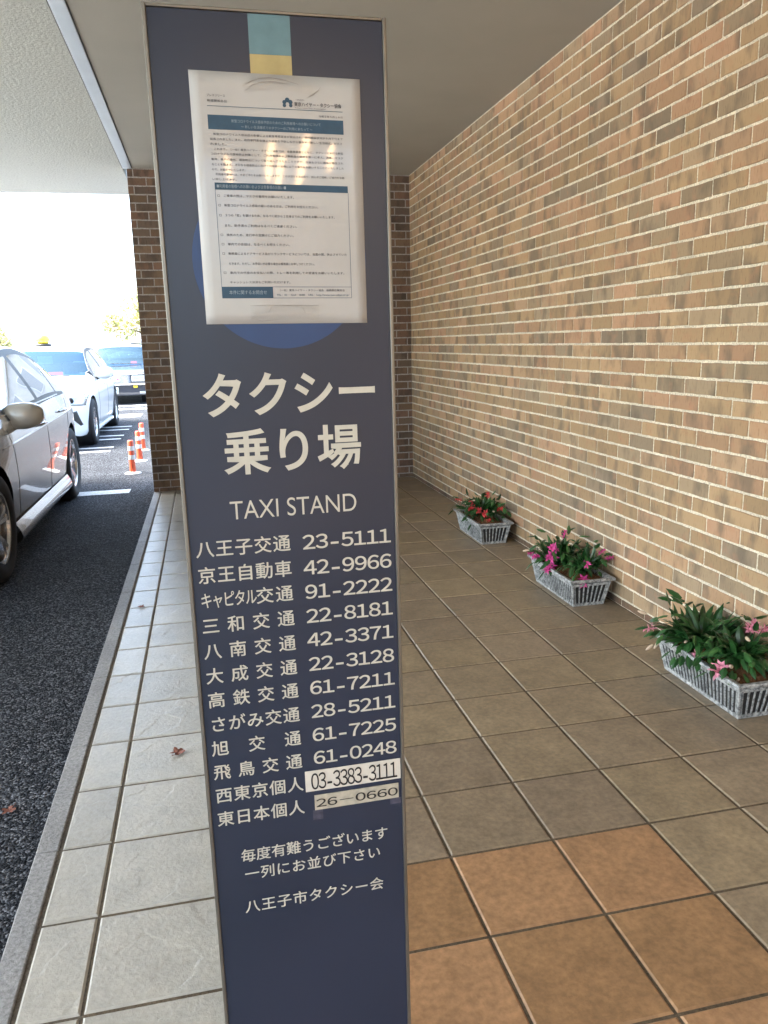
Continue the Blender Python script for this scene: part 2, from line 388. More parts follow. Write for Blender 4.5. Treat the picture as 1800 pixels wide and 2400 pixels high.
for j in range(-27, 20):
    y0, y1 = j * T, min((j + 1) * T, ENDY)
    if y1 - y0 < 0.03: continue
    cols = [(L0 + 0.004, L1, 'n')] + [((L1 if i == -3 else i * T), min((i + 1) * T, WALLX - 0.002), i) for i in range(-3, 5)]
    for x0, x1, i in cols:
        k = random.uniform(0.90, 1.08); kw = random.uniform(-0.012, 0.012)
        if i == 'n' or i <= -3:
            tile_box(x0, x1, y0, y1, 0.0036, (0.425 * k, 0.405 * k, 0.355 * k), 0)
        else:
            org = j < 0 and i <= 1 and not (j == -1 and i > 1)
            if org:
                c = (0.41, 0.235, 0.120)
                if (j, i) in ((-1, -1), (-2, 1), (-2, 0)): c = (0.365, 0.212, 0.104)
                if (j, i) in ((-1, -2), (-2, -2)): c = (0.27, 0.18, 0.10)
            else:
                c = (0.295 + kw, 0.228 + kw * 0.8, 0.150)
            tile_box(x0, x1, y0, y1, 0.0034, tuple(v * k for v in c), 1)
fl.cur = 2; fl.col = (1, 1, 1); fl.quad((L1, YB, -0.0035), (WALLX + 0.1, YB, -0.0035), (WALLX + 0.1, ENDY + 0.1, -0.0035), (L1, ENDY + 0.1, -0.0035))
fl.cur = 3; fl.quad((-1.062, YB, -0.004), (L1, YB, -0.004), (L1, ENDY + 0.1, -0.004), (-1.062, ENDY + 0.1, -0.004))
tag(fl.build('pavement', [M['slate'], M['tile'], M['grout'], M['grout_dark']], colors=True), kind='structure')
kb = MB(); y = YB
while y < ENDY - 0.01:
    y2 = min(y + 0.60, ENDY)
    kb.box(-1.118, L0 - 0.004, y + 0.002, y2 - 0.002, -0.14, 0.001, 0.004); y = y2
kb.box(-1.112, L0 - 0.006, YB, ENDY, -0.14, -0.006)
tag(kb.build('kerb', M['kerb']), kind='structure')
RZ = -0.015
rd = MB(); rd.quad((-6.6, -90, RZ), (-1.10, -90, RZ), (-1.10, 90, RZ), (-6.6, 90, RZ)); rd.quad((-1.10, ENDY + 0.05, RZ), (30, ENDY + 0.05, RZ), (30, 90, RZ), (-1.10, 90, RZ))
rd.quad((-1.10, -90, RZ), (30, -90, RZ), (30, YB, RZ), (-1.10, YB, RZ))
tag(rd.build('road', M['asphalt']), kind='structure')
gp = MB(); gp.quad((-900, -900, -0.03), (900, -900, -0.03), (900, 900, -0.03), (-900, 900, -0.03))
tag(gp.build('ground', M['ground']), kind='structure')
mk = MB()
def stripe(x0, x1, y, wd, sk=0.0):
    n = 8
    for i in range(n):
        a = x0 + (x1 - x0) * i / n; b2 = x0 + (x1 - x0) * (i + 1) / n
        mk.quad((a, y - wd / 2 + sk * i / n, RZ + 0.004), (b2, y - wd / 2 + sk * (i + 1) / n, RZ + 0.004), (b2, y + wd / 2 + sk * (i + 1) / n, RZ + 0.004), (a, y + wd / 2 + sk * i / n, RZ + 0.004))
stripe(-4.2, -1.36, 6.03, 0.22, 0.10)
for yy, wd in ((9.25, 0.12), (9.68, 0.12), (10.72, 0.13), (11.22, 0.13), (12.15, 0.14), (12.7, 0.14), (15.05, 0.75), (16.9, 0.3), (17.9, 0.3)):
    stripe(-4.3, -1.90, yy, wd, 0.15)
mk.quad((-6.2, -20, RZ + 0.004), (-6.05, -20, RZ + 0.004), (-6.05, 40, RZ + 0.004), (-6.2, 40, RZ + 0.004))
tag(mk.build('road_markings', M['road_paint']), kind='structure')

# ------------------------------------------------------------------ brick walls
def brick_wall(name, length, origin, ux, nx, phase, label, mats=('brick', 'mortar', 'brick_darkened')):
    # wall runs from origin along ux for length, facing nx
    ux = Vector(ux); nx = Vector(nx); up = Vector((0, 0, 1)); o3 = Vector(origin)
    mb = MB(); P, H, g = 0.2178, 0.0722, 0.0050
    def pt(u, z, d): return o3 + ux * u + up * z + nx * d
    z0 = 0.04 - H; row = 0
    while z0 < CEIL:
        za, zb = max(z0 + g, 0.001), min(z0 + H - g, CEIL - 0.006)
        off = phase + (0.5 * P if row % 2 else 0.0)
        k0 = math.floor(-off / P) - 1; u = off + k0 * P
        while u < length:
            ua, ub = max(u + g * 0.84, 0.0), min(u + P - g * 0.84, length)
            u += P
            if ub - ua < 0.012 or zb - za < 0.008: continue
            jit = lambda: random.uniform(-0.0015, 0.0015)
            dd = 0.0044 + random.uniform(-0.0008, 0.0008); bv = 0.0022
            mb.cur = 2 if row == 0 else 0; mb.col = (random.random(), random.random(), random.random())
            nseg = 7; top = []; bot = []
            for i in range(nseg + 1):
                uu = ua + (ub - ua) * i / nseg
                top.append((uu, zb + jit())); bot.append((uu, za + jit()))
            e = [jit(), jit()]
            ring_o = [pt(a + (e[0] if i == 0 else e[1] if i == nseg else 0), b_, 0.0) for i, (a, b_) in enumerate(bot)] + [pt(a, b_, 0.0) for a, b_ in reversed(top)]
            cu, cz = (ua + ub) / 2, (za + zb) / 2
            def ins(a, b_):
                return pt(a + (bv if a < ua + 1e-5 else -bv if a > ub - 1e-5 else 0), b_ + (bv if b_ < cz else -bv), dd)
            ring_i = [ins(a, b_) for a, b_ in bot] + [ins(a, b_) for a, b_ in reversed(top)]
            n = len(ring_o)
            mb.add(ring_o + ring_i, [tuple(range(n, 2 * n))] + [(i, (i + 1) % n, n + (i + 1) % n, n + i) for i in range(n)])
        z0 += H; row += 1
    mb.cur = 1; mb.col = (1, 1, 1)
    # backing slab whose front is the mortar bed
    q = [pt(a, z, d) for a in (0, length) for z in (-0.05, CEIL + 0.3) for d in (0.0006, -0.25)]
    mb.add(q, [(0, 4, 6, 2), (1, 3, 7, 5), (0, 1, 5, 4), (2, 6, 7, 3), (0, 2, 3, 1), (4, 5, 7, 6)])
    ob = mb.build(name, [M[k_] for k_ in mats], colors=True); fix_normals(ob)
    return tag(ob, label, 'wall')
# joint phase along +Y from YB: joint at y=0.834 on z~1.45 rows (row 20)
ph_long = (0.834 - YB) % 0.2178
r_even = int(round((1.45 - 0.04) / 0.0722))
lw = brick_wall('brick_wall', ENDY - YB, (WALLX, YB, 0), (0, 1, 0), (-1, 0, 0), ph_long - (0.1089 if (r_even) % 2 else 0), 'long tan brick wall with white mortar running beside the flower planters')
ew = brick_wall('brick_wall', WALLX - PILX - 0.001, (PILX, ENDY, 0), (1, 0, 0), (0, -1, 0), 0.05, 'short brick end wall, its dim light toned into the bricks, closing the walkway behind the taxi sign', ('brick_darkened', 'mortar_dimmed', 'brick_darkened'))
bw = brick_wall('brick_wall', 1.40, (WALLX - 0.001, YB, 0), (-1, 0, 0), (0, 1, 0), 0.05, 'brick wall added unseen behind the viewer to hold back light')  # unseen wall added to cut the light arriving from behind

# ------------------------------------------------------------------ canopy
cp = empty('entrance_canopy', (0, 0, CEIL)); tag(cp, 'flat canopy roof with grey soffit, pale blue trim and speckled ceiling over the taxi lane', 'canopy')
CX = -6.1; CY = 7.19; YW = YB; YB = -5.9; TR0, TR1 = -1.148, -1.072
s = MB(); s.box(TR1, WALLX + 0.6, YB, ENDY + 0.5, 0.0, 0.10)
for ys in (-4.28, -2.46): s.cur = 1; s.box(TR1 + 0.002, WALLX, ys, ys + 0.003, -0.0012, 0.01)
s.build('soffit', [M['soffit'], M['seam']], cp)
s = MB(); s.box(TR0, TR1, YB, ENDY - 0.0, -0.006, 0.08, 0.002); s.build('trim', M['trim'], cp)
s = MB(); s.box(TR0 - 0.006, TR0, YB, ENDY, -0.003, 0.05); s.box(TR1, TR1 + 0.007, YB, ENDY - 0.01, -0.003, -0.0004); s.build('seam', M['seam'], cp)
s = MB(); s.box(CX, TR0 - 0.006, YB, CY, 0.002, 0.12); s.build('speckled_ceiling', M['rockwool'], cp)
s = MB(); s.box(CX, 4.0, YB, ENDY + 0.5, 0.16, 0.62); s.box(CX, TR0 - 0.006, ENDY + 0.5, CY, 0.121, 0.62); s.box(CX, PILX, CY + 0.001, CY + 0.02, 0.001, 0.62)
s.build('roof_slab', M['pale_wall'], cp)
for yy in (-5.5, 6.6):
    c = MB(); c.box(CX + 0.1, CX + 0.5, yy, yy + 0.4, -CEIL + RZ, 0.0, 0.01); c.build('column', M['pale_wall'], cp)

# warm pendant lamps over the entrance behind the viewer (the photo shows them mirrored in the laminated notice)
M['bulb'] = mat_emit('warm_bulb', (1.0, 0.62, 0.30), 9.0)
def pendant(x, y, z, ln, label):
    root = empty('pendant_lamp', (x, y, z)); tag(root, label, 'lamp', 'pendant lamps at the entrance')
    q = MB(); q.lathe([(0.0, 0.0), (0.013, 0.0), (0.017, 0.01), (0.017, ln), (0.013, ln + 0.02), (0.0, ln + 0.02)], 16); q.build('lamp_tube', M['bulb'], root, smooth=True)
    q = MB(); q.lathe([(0.0, ln + 0.02), (0.045, ln + 0.02), (0.045, ln + 0.05), (0.01, ln + 0.06), (0.006, CEIL - z - 0.001), (0.0, CEIL - z - 0.001)], 16); q.build('lamp_holder', M['bronze'], root)
for i_, (px_, py_, pz_, pl_) in enumerate(((-0.35, -5.2, 2.60, 0.16), (-0.02, -4.9, 2.56, 0.22), (0.12, -5.4, 2.60, 0.22), (0.22, -5.0, 2.52, 0.28), (0.48, -5.3, 2.64, 0.15))):
    pendant(px_, py_, pz_, pl_, 'warm glowing pendant lamp tube hanging at the entrance behind the viewer')

YB = YW
# ------------------------------------------------------------------ lettering
_txt = {}
def glyphs(body, bold=0.0, res=2):
    key = (body, bold, res)
    if key in _txt: return _txt[key]
    c = bpy.data.curves.new('lettering', 'FONT'); c.body = body; c.size = 1; c.resolution_u = res; c.offset = bold
    o = bpy.data.objects.new('lettering', c); COL.objects.link(o)
    dg = bpy.context.evaluated_depsgraph_get(); me = bpy.data.meshes.new_from_object(o.evaluated_get(dg))
    vs = [(v.co.x, v.co.y) for v in me.vertices]; fs = [tuple(p.vertices) for p in me.polygons]
    bpy.data.objects.remove(o); bpy.data.curves.remove(c); bpy.data.meshes.remove(me)
    _txt[key] = (vs, fs); return vs, fs
SH = 1.7904                                  # height of the sign top above its foot
def put(mb, body, x0, x1, ytop, ybot, y=-0.0012, bold=0.0):       # fit into a rectangle (mm from the sign's top left)
    vs, fs = glyphs(body, bold, 10 if ytop - ybot > 15 else 2)
    if not vs: return
    ax, bx = min(v[0] for v in vs), max(v[0] for v in vs); ay, by = min(v[1] for v in vs), max(v[1] for v in vs)
    sx = (x1 - x0) / (bx - ax); sy = (ytop - ybot) / (by - ay)
    mb.add([((x0 + (v[0] - ax) * sx) / 1000, y, SH + (ybot + (v[1] - ay) * sy) / 1000) for v in vs], fs)
def put_cells(mb, body, x0, x1, ymid, em, wx=1.0, y=-0.0012, bold=0.0):  # one glyph per cell, spread evenly
    n = len(body)
    for i, ch in enumerate(body):
        vs, fs = glyphs(ch, 0.0, 4)
        cx = x0 + em * wx / 2 + (x1 - x0 - em * wx) * (i / (n - 1) if n > 1 else 0)
        for k_, (ox, oz) in enumerate(((-bold, 0), (bold, 0), (0, bold * 0.8), (0, -bold * 0.8))):      # layered for the heavier stroke
            mb.add([((cx + (v[0] - 0.5 + ox) * em * wx) / 1000, y - k_ * 0.00006, SH + (ymid + (v[1] - 0.37 + oz) * em) / 1000) for v in vs], fs)

# ------------------------------------------------------------------ taxi stand sign
U = Vector((0.99998353, 0.00350641, 0.00454357)); V = Vector((-0.0045829, 0.01129374, 0.99992572)); W = V.cross(U)
W = -U.cross(V)
TLp = Vector((-0.61214772, -0.6827272, 1.7903981))
base = TLp - V * SH
sg = empty('taxi_stand_sign', (0, 0, 0))
sg.matrix_world = Matrix(((U.x, W.x, V.x, base.x), (U.y, W.y, V.y, base.y), (U.z, W.z, V.z, base.z), (0, 0, 0, 1)))
tag(sg, 'tall navy blue taxi stand sign with white Japanese lettering and bronze frame', 'sign')
SWD, SDP = 0.310, 0.055
p = MB(); p.box(0.0058, SWD - 0.0058, 0.0, SDP - 0.004, 0.03, SH - 0.0045); p.build('panel', M['navy'], sg)
p = MB(); fw = 0.0055
p.box(0, fw, -0.003, SDP, 0.012, SH, 0.0012); p.box(SWD - fw, SWD, -0.003, SDP, 0.012, SH, 0.0012)
p.box(fw + 0.0002, SWD - fw - 0.0002, -0.0024, SDP, SH - 0.004, SH - 0.0003, 0.0008)
p.build('frame', M['bronze'], sg)
p = MB(); p.box(-0.06, SWD + 0.06, -0.10, SDP + 0.10, 0.0015, 0.014, 0.003); p.box(0.02, SWD - 0.02, 0.004, SDP - 0.008, 0.014, 0.032); p.build('base_plate', M['bronze'], sg)
def rect(mb, x0, x1, yt, yb, y): mb.quad((x0 / 1000, y, SH + yb / 1000), (x1 / 1000, y, SH + yb / 1000), (x1 / 1000, y, SH + yt / 1000), (x0 / 1000, y, SH + yt / 1000))
p = MB(); rect(p, 129.5, 183, -4.8, -51.5, -0.0006); p.build('teal_band', M['teal'], sg)
p = MB(); rect(p, 129.5, 183, -51.6, -100, -0.0006); p.build('yellow_band', M['yellow'], sg)
p = MB(); p.add([((156 + 117 * math.cos(a * math.pi / 48)) / 1000, -0.0008, SH + (-304 + 117 * math.sin(a * math.pi / 48)) / 1000) for a in range(96)], [tuple(range(96))]); p.build('blue_disc', M['disc'], sg)
def letter_part(fn, mat='letter', parent=None):
    q = MB(); fn(q); return q.build('lettering', M[mat], parent or sg)
letter_part(lambda q: put(q, 'タクシー', 39, 280, -452, -511, bold=0.022))
letter_part(lambda q: put(q, '乗り場', 61, 257, -529, -594, bold=0.018))
letter_part(lambda q: put(q, 'TAXI STAND', 65, 247, -630.5, -657, bold=-0.004))
names = ['八王子交通', '京王自動車', 'キャピタル交通', '三和交通', '八南交通', '大成交通', '高鉄交通', 'さがみ交通', '旭交通', '飛鳥交通', '西東京個人', '東日本個人']
mids = [-697, -735.5, -773, -811.5, -850.5, -889, -927, -966, -1005, -1044, -1083, -1122.5]
for nm, ym in zip(names, mids):
    wx = 0.74 if nm.startswith('キ') else 1.0
    if nm.startswith('キ'):
        def fnk(q, ym=ym):
            put_cells(q, 'キャピタル', 14, 95, ym, 25.5, 0.68, bold=0.010); put_cells(q, '交通', 93, 148, ym, 26, 1.02, bold=0.012)
        letter_part(fnk)
    else:
        letter_part(lambda q, nm=nm, ym=ym: put_cells(q, nm, 13, 148, ym, 26.2, 1.0, bold=0.012))
nums = ['23-5111', '42-9966', '91-2222', '22-8181', '42-3371', '22-3128', '61-7211', '28-5211', '61-7225', '61-0248']
def put_digits(q, s, x0, x1, ym, h, bold, y=-0.0012, wid=None, xs=1.16):
    n = len(s); pitch = (x1 - x0) / (n - 0.12) if wid is None else wid
    for i, ch in enumerate(s):
        vs, fs = glyphs(chr(ord(ch) + 0xFEE0) if ch.isdigit() else ch, bold, 6)
        ax, bx = min(v[0] for v in vs), max(v[0] for v in vs)
        cell = x0 + pitch * (i + 0.44)
        sc = h / 0.745
        sxx = sc * (xs if ch != '-' else xs * 1.35)
        q.add([((cell + (v[0] - (ax + bx) / 2) * sxx) / 1000, y, SH + (ym - h / 2 + v[1] * sc) / 1000) for v in vs], fs)
for s_, ym in zip(nums, [-698.3, -737, -774, -811.7, -849.3, -888, -926.4, -965, -1004, -1042.5]):
    letter_part(lambda q, s_=s_, ym=ym: put_digits(q, s_, 166, 297, ym, 20.8, 0.012))
lb = MB(); lb.box(0.1505, 0.3030, -0.0014, -0.0004, SH - 1.0987, SH - 1.0640, 0.0); lo = lb.build('number_sticker', M['label_white'], sg)
lo['label'] = 'white sticker reading 03-3383-3111 in narrow black digits'
letter_part(lambda q: put_digits(q, '03-3383-3111', 160.5, 296.5, -1081.8, 27, 0.006, y=-0.0020, xs=0.60), 'ink', lo)
lb = MB(); lb.box(0.1635, 0.2990, -0.0014, -0.0004, SH - 1.1320, SH - 1.1065, 0.0); lo = lb.build('number_sticker', M['label_aged'], sg)
lo['label'] = 'yellowed sticker reading 26-0660 in small black digits'
letter_part(lambda q: (put_digits(q, '26', 166, 199, -1120, 13.4, 0.012, y=-0.0020, xs=1.6), put_digits(q, '0660', 229, 297, -1120, 13.4, 0.012, y=-0.0020, xs=1.6), put(q, '—', 203, 225, -1119.6, -1120.8, y=-0.0020)), 'ink', lo)
for a_ in ((160, 176, -1132.2, -1149), (285, 303, -1132.5, -1143)):
    p = MB(); rect(p, *a_, -0.0006); p.build('tape_residue', M['residue'], sg)
letter_part(lambda q: put_cells(q, '毎度有難うございます', 44, 280, -1191.5, 23.6, 1.0, bold=0.010))
letter_part(lambda q: put_cells(q, '一列にお並び下さい', 48, 267, -1224, 23.4, 1.0, bold=0.010))
letter_part(lambda q: put_cells(q, '八王子市タクシー会', 45, 270, -1282, 24.0, 1.0, bold=0.010))

# ------------------------------------------------------------------ laminated notice (tilted a hair, bowed off the panel)
NL, NR, NT, NB = 51.2, 271.8, -73.8, -386.6
def bow(x, z):       # distance in front of the panel in metres
    a = (x - NL) / (NR - NL); b_ = (z - NB) / (NT - NB)
    return -(0.0016 + 0.0018 * math.sin(math.pi * a) * (0.4 + 0.6 * math.sin(math.pi * b_)) + 0.0006 * math.sin(5 * a + 3 * b_))
nt_ = empty('notice', (0, 0, 0)); nt_.matrix_world = sg.matrix_world.copy()
tag(nt_, 'laminated white printed notice taped to the top of the taxi stand sign', 'notice')
p = MB(); nx_, nz_ = 16, 22; vs = []
for lay in (0, 1):
    for j in range(nz_ + 1):
        for i in range(nx_ + 1):
            x = NL + (NR - NL) * i / nx_; z = NB + (NT - NB) * j / nz_
            vs.append((x / 1000, bow(x, z) + lay * 0.0006, SH + (z - 0.010 * (x - NL)) / 1000))
fs = []
k = (nx_ + 1) * (nz_ + 1)
for j in range(nz_):
    for i in range(nx_):
        a = j * (nx_ + 1) + i; fs.append((a, a + 1, a + nx_ + 2, a + nx_ + 1)); fs.append((k + a, k + a + nx_ + 1, k + a + nx_ + 2, k + a + 1))
for i in range(nx_): fs += [(i, k + i, k + i + 1, i + 1)]; b0 = nz_ * (nx_ + 1) + i; fs += [(b0, b0 + 1, k + b0 + 1, k + b0)]
for j in range(nz_): a = j * (nx_ + 1); fs += [(a, a + nx_ + 1, k + a + nx_ + 1, k + a)]; a += nx_; fs += [(a, k + a, k + a + nx_ + 1, a + nx_ + 1)]
p.add(vs, fs); p.build('sheet', M['paper'], nt_, smooth=True)
def onsheet(mb, lift=0.0004):
    mb.v = [(x, bow(x * 1000, (z - SH) * 1000) - lift, z - 0.010 * (x - NL / 1000)) for x, y_, z in mb.v]
def nrect(mb, x0, x1, yt, yb, n=10):
    for i in range(n): rect(mb, x0 + (x1 - x0) * i / n, x0 + (x1 - x0) * (i + 1) / n, yt, yb, 0)
def npart(name, fn, mat, lift, parent=None):
    q = MB(); fn(q); onsheet(q, lift); return q.build(name, M[mat], parent or nt_)
def off(x): return 0.010 * (x - NL)
band = npart('title_band', lambda q: nrect(q, 71.3, 247.6, -125.4, -142.8), 'bandblue', 0.0004)
npart('title_text', lambda q: (put(q, '新型コロナウイルス感染予防のためのご利用者様へのお願いについて', 101, 217, -130, -133.8), put(q, '～ 新しい生活様式でのタクシーのご利用にあたって ～', 113, 206, -136.6, -140.2)), 'bandtext', 0.0007, band)
band = npart('box_band', lambda q: nrect(q, 74.4, 250.6, -207.2, -215.8), 'bandblue', 0.0004)
npart('band_text', lambda q: put(q, '■利用者の皆様へのお願いおよび注意事項のお願い■', 77, 167, -209.2, -213.6), 'bandtext', 0.0007, band)
band = npart('contact_band', lambda q: nrect(q, 74.6, 142.4, -338, -352.5), 'bandblue', 0.0004)
npart('band_text', lambda q: put(q, '本件に関するお問合せ', 84, 134, -342.6, -348), 'bandtext', 0.0007, band)
def frame_lines(q):
    nrect(q, 142.4, 251, -338, -338.5); nrect(q, 74.4, 251, -352.5, -353)
    for x in (74.4, 250.6):
        for i in range(10): rect(q, x, x + 0.5, -215.8 - 13.7 * i, -215.8 - 13.7 * (i + 1), 0)
npart('box_frame', frame_lines, 'bandblue', 0.00055)
npart('rule', lambda q: nrect(q, 71.6, 247.1, -114.6, -115.3), 'bandblue', 0.00055)
def body(q):
    L = [('プレスリリース', 72, 95, -102.3, 3), ('報道関係各位', 72, 97, -108.6, 3.1), ('令和２年５月１８日', 215, 246.8, -121.6, 2.8),
     ('　新型コロナウイルス感染症の影響による緊急事態宣言が発出され、国内感染状況が５月下旬まで', 77, 246, -148.3, 3.0), ('延長されました。また、政府専門家会議より感染を予防しながら暮らす「新しい生活様式」が示さ', 72.4, 245, -154.3, 3.0), ('れました。', 72.4, 93, -160.4, 3.0),
     ('　これまで、（一社）東京ハイヤー・タクシー協会では、会員事業者とともに、タクシーにおける新型', 77, 246, -166.4, 3.0), ('コロナウイルス感染防止対策として、ご利用者様および乗務員の健康を第一に考え、消毒、マスク', 72.6, 245.6, -172.2, 3.0), ('着用、車内の換気、感染防止について取り組んできたところですが、今後もさらに感染が懸念され', 72.2, 245.8, -178.7, 3.0), ('ることを踏まえ、さらなる感染防止に向けて利用者の皆様に以下の事項をお願いすることといたしました', 72.4, 246, -185, 3.0), ('ので、お知らせいたします。', 72.2, 115, -191.2, 3.0),
     ('　利用者の皆様へは、大変ご不便をお掛けいたしますが、この状況をお汲み取り、何とぞご理解、ご協力をお願', 76.5, 246.4, -197, 3.0), ('い申し上げます。', 72, 103, -203, 3.0),
     ('□　ご乗車の際は、マスクの着用をお願いいたします。', 77, 177, -223.2, 3.4), ('□　新型コロナウイルス感染の疑いのある方は、ご利用をお控えください。', 77.6, 209, -235, 3.4), ('□　３つの「密」を避けるため、なるべく前から２名様までのご利用をお願いいたします。', 77.8, 231, -247.4, 3.4), ('また、助手席のご利用はなるべくご遠慮ください。', 84, 179, -260.2, 3.4),
     ('□　換気のため、走行中の窓開けにご協力ください。', 77.8, 174, -272, 3.4), ('□　車内での会話は、なるべくお控えください。', 78.4, 168, -283.7, 3.4), ('□　乗務員によるドアサービス及びトランクサービスについては、当面の間、休止させていた', 78.5, 246, -295.6, 3.4), ('だきます。ただし、お手伝いが必要な場合は乗務員にお申しつけください。', 86, 200.6, -308.4, 3.4), ('□　車内での代金のお支払いの際、トレー等を利用しての受渡をお願いいたします。', 78.5, 241.6, -320, 3.4), ('キャッシュレス決済もご利用いただけます。', 86, 166.4, -332.2, 3.4),
     ('（一社）東京ハイヤー・タクシー協会　総務部広報担当', 152, 241, -342.6, 3.2)]
    for s_, x0, x1, ym, h in L: put(q, s_, x0, x1, ym + h / 2, ym - h / 2, bold=0.006)
npart('body_text', body, 'print', 0.00055)
npart('contact_text', lambda q: put(q, 'TEL：03－3264－8080　URL：http://www.taxi-tokyo.or.jp/', 147, 247.6, -347.6, -350.8), 'bandblue', 0.00055)
def assoc(q):
    put(q, '東京ハイヤー・タクシー協会', 183.3, 245.8, -105.3, -110.8, bold=0.02); put(q, '一般社団法人', 185, 197, -101.8, -103.6); put(q, 'Tokyo Hire-Taxi Association', 184, 225, -111.9, -113.6)
npart('association_name', assoc, 'print', 0.00055)
def logo(q):
    def disc(cx, cy, r):
        q.add([((cx + r * math.cos(a * math.pi / 8)) / 1000, 0, SH + (cy + r * math.sin(a * math.pi / 8)) / 1000) for a in range(16)], [tuple(range(16))])
    for cx, cy, r in ((170.6, -106.3, 2.6), (174.5, -103.6, 3.0), (178.6, -106.0, 2.8), (170.5, -110.2, 2.3), (178.8, -110.0, 2.3)): disc(cx, cy, r)
npart('emblem', logo, 'bandblue', 0.00055)
def mat_tape():
    m, t, b = new_mat('clear_tape'); out = t.nodes['Material Output']
    tr = N(t, 'ShaderNodeBsdfTransparent'); tr.inputs['Color'].default_value = (0.985, 0.985, 0.98, 1)
    gl = N(t, 'ShaderNodeBsdfGlossy'); gl.inputs['Roughness'].default_value = 0.15
    f = noise(t, coords(t, (1, 1, 1)), 60, 3); bp = N(t, 'ShaderNodeBump'); bp.inputs['Strength'].default_value = 0.6; bp.inputs['Distance'].default_value = 0.002
    t.links.new(f, bp.inputs['Height']); t.links.new(bp.outputs['Normal'], gl.inputs['Normal'])
    fr = N(t, 'ShaderNodeFresnel'); t.links.new(bp.outputs['Normal'], fr.inputs['Normal'])
    hf = N(t, 'ShaderNodeMath', operation='MULTIPLY'); hf.inputs[1].default_value = 0.45; t.links.new(fr.outputs[0], hf.inputs[0])
    mx = N(t, 'ShaderNodeMixShader'); t.links.new(hf.outputs[0], mx.inputs[0]); t.links.new(tr.outputs[0], mx.inputs[1]); t.links.new(gl.outputs[0], mx.inputs[2])
    t.links.new(mx.outputs[0], out.inputs['Surface']); return m
M['tape'] = mat_tape()
M['tape_edge'] = basic('tape_edge', (0.36, 0.34, 0.31), 0.3, 0, 0.2, 60)
def tape(pts_top, pts_bot, lift):
    q = MB(); n = len(pts_top)
    for i in range(n - 1):
        q.quad(*[(a / 1000, 0, SH + b_ / 1000) for a, b_ in (pts_bot[i], pts_bot[i + 1], pts_top[i + 1], pts_top[i])])
    onsheet(q, lift); return q.build('tape', M['tape'], nt_)
arc = lambda f0, f1, fn: [fn(f0 + (f1 - f0) * i / 10) for i in range(11)]
tp = tape(arc(0, 1, lambda f: (117 + 90 * f, -84 + 13 * math.sin(math.pi * min(1, f * 0.9 + 0.05)) )), arc(0, 1, lambda f: (120 + 92 * f, -98 + 6 * math.sin(math.pi * f))), 0.0010)
tape([(110.5, -362.5), (204.5, -362.8)], [(110.8, -381), (204, -381.4)], 0.0010)
def wr(pts):
    q = MB(); q.tube([(x / 1000, bow(x, z) - 0.0012, SH + (z - off(x)) / 1000) for x, z in pts], [0.0002] + [0.00042] * (len(pts) - 2) + [0.0002], 5)
    q.build('tape_wrinkle', M['tape_edge'], tp)
wr([(118, -90), (128, -84), (140, -79.5), (155, -78), (172, -80), (190, -84.5)]); wr([(121, -95), (130, -88), (142, -84), (158, -82.5), (176, -84.5)])
wr([(219, -86), (215, -91), (208, -96), (200, -100)]); wr([(110.5, -362.5), (150, -362.3), (204, -362.6)]); wr([(135, -372), (138, -367), (139, -364)]); wr([(180, -364), (184, -369), (185, -374)]); wr([(111, -379), (125, -383), (150, -381)]); wr([(190, -382), (198, -381), (204, -379)])


# ------------------------------------------------------------------ cars
def pch(tab, y):
    # smooth monotone interpolation through (y, value) pairs
    if y <= tab[0][0]: return tab[0][1]
    if y >= tab[-1][0]: return tab[-1][1]
    n = len(tab)
    sl_ = [(tab[i + 1][1] - tab[i][1]) / (tab[i + 1][0] - tab[i][0]) for i in range(n - 1)]
    def m_(i):
        if i == 0: return sl_[0]
        if i == n - 1: return sl_[-1]
        if sl_[i - 1] * sl_[i] <= 0: return 0.0
        return 2 * sl_[i - 1] * sl_[i] / (sl_[i - 1] + sl_[i])
    for i in range(n - 1):
        if y <= tab[i + 1][0]:
            h = tab[i + 1][0] - tab[i][0]; t = (y - tab[i][0]) / h
            return (tab[i][1] * (1 + 2 * t) * (1 - t) ** 2 + m_(i) * h * t * (1 - t) ** 2 + tab[i + 1][1] * t * t * (3 - 2 * t) + m_(i + 1) * h * t * t * (t - 1))
def eval_mod(o):
    dg = bpy.context.evaluated_depsgraph_get(); me = bpy.data.meshes.new_from_object(o.evaluated_get(dg)); return me
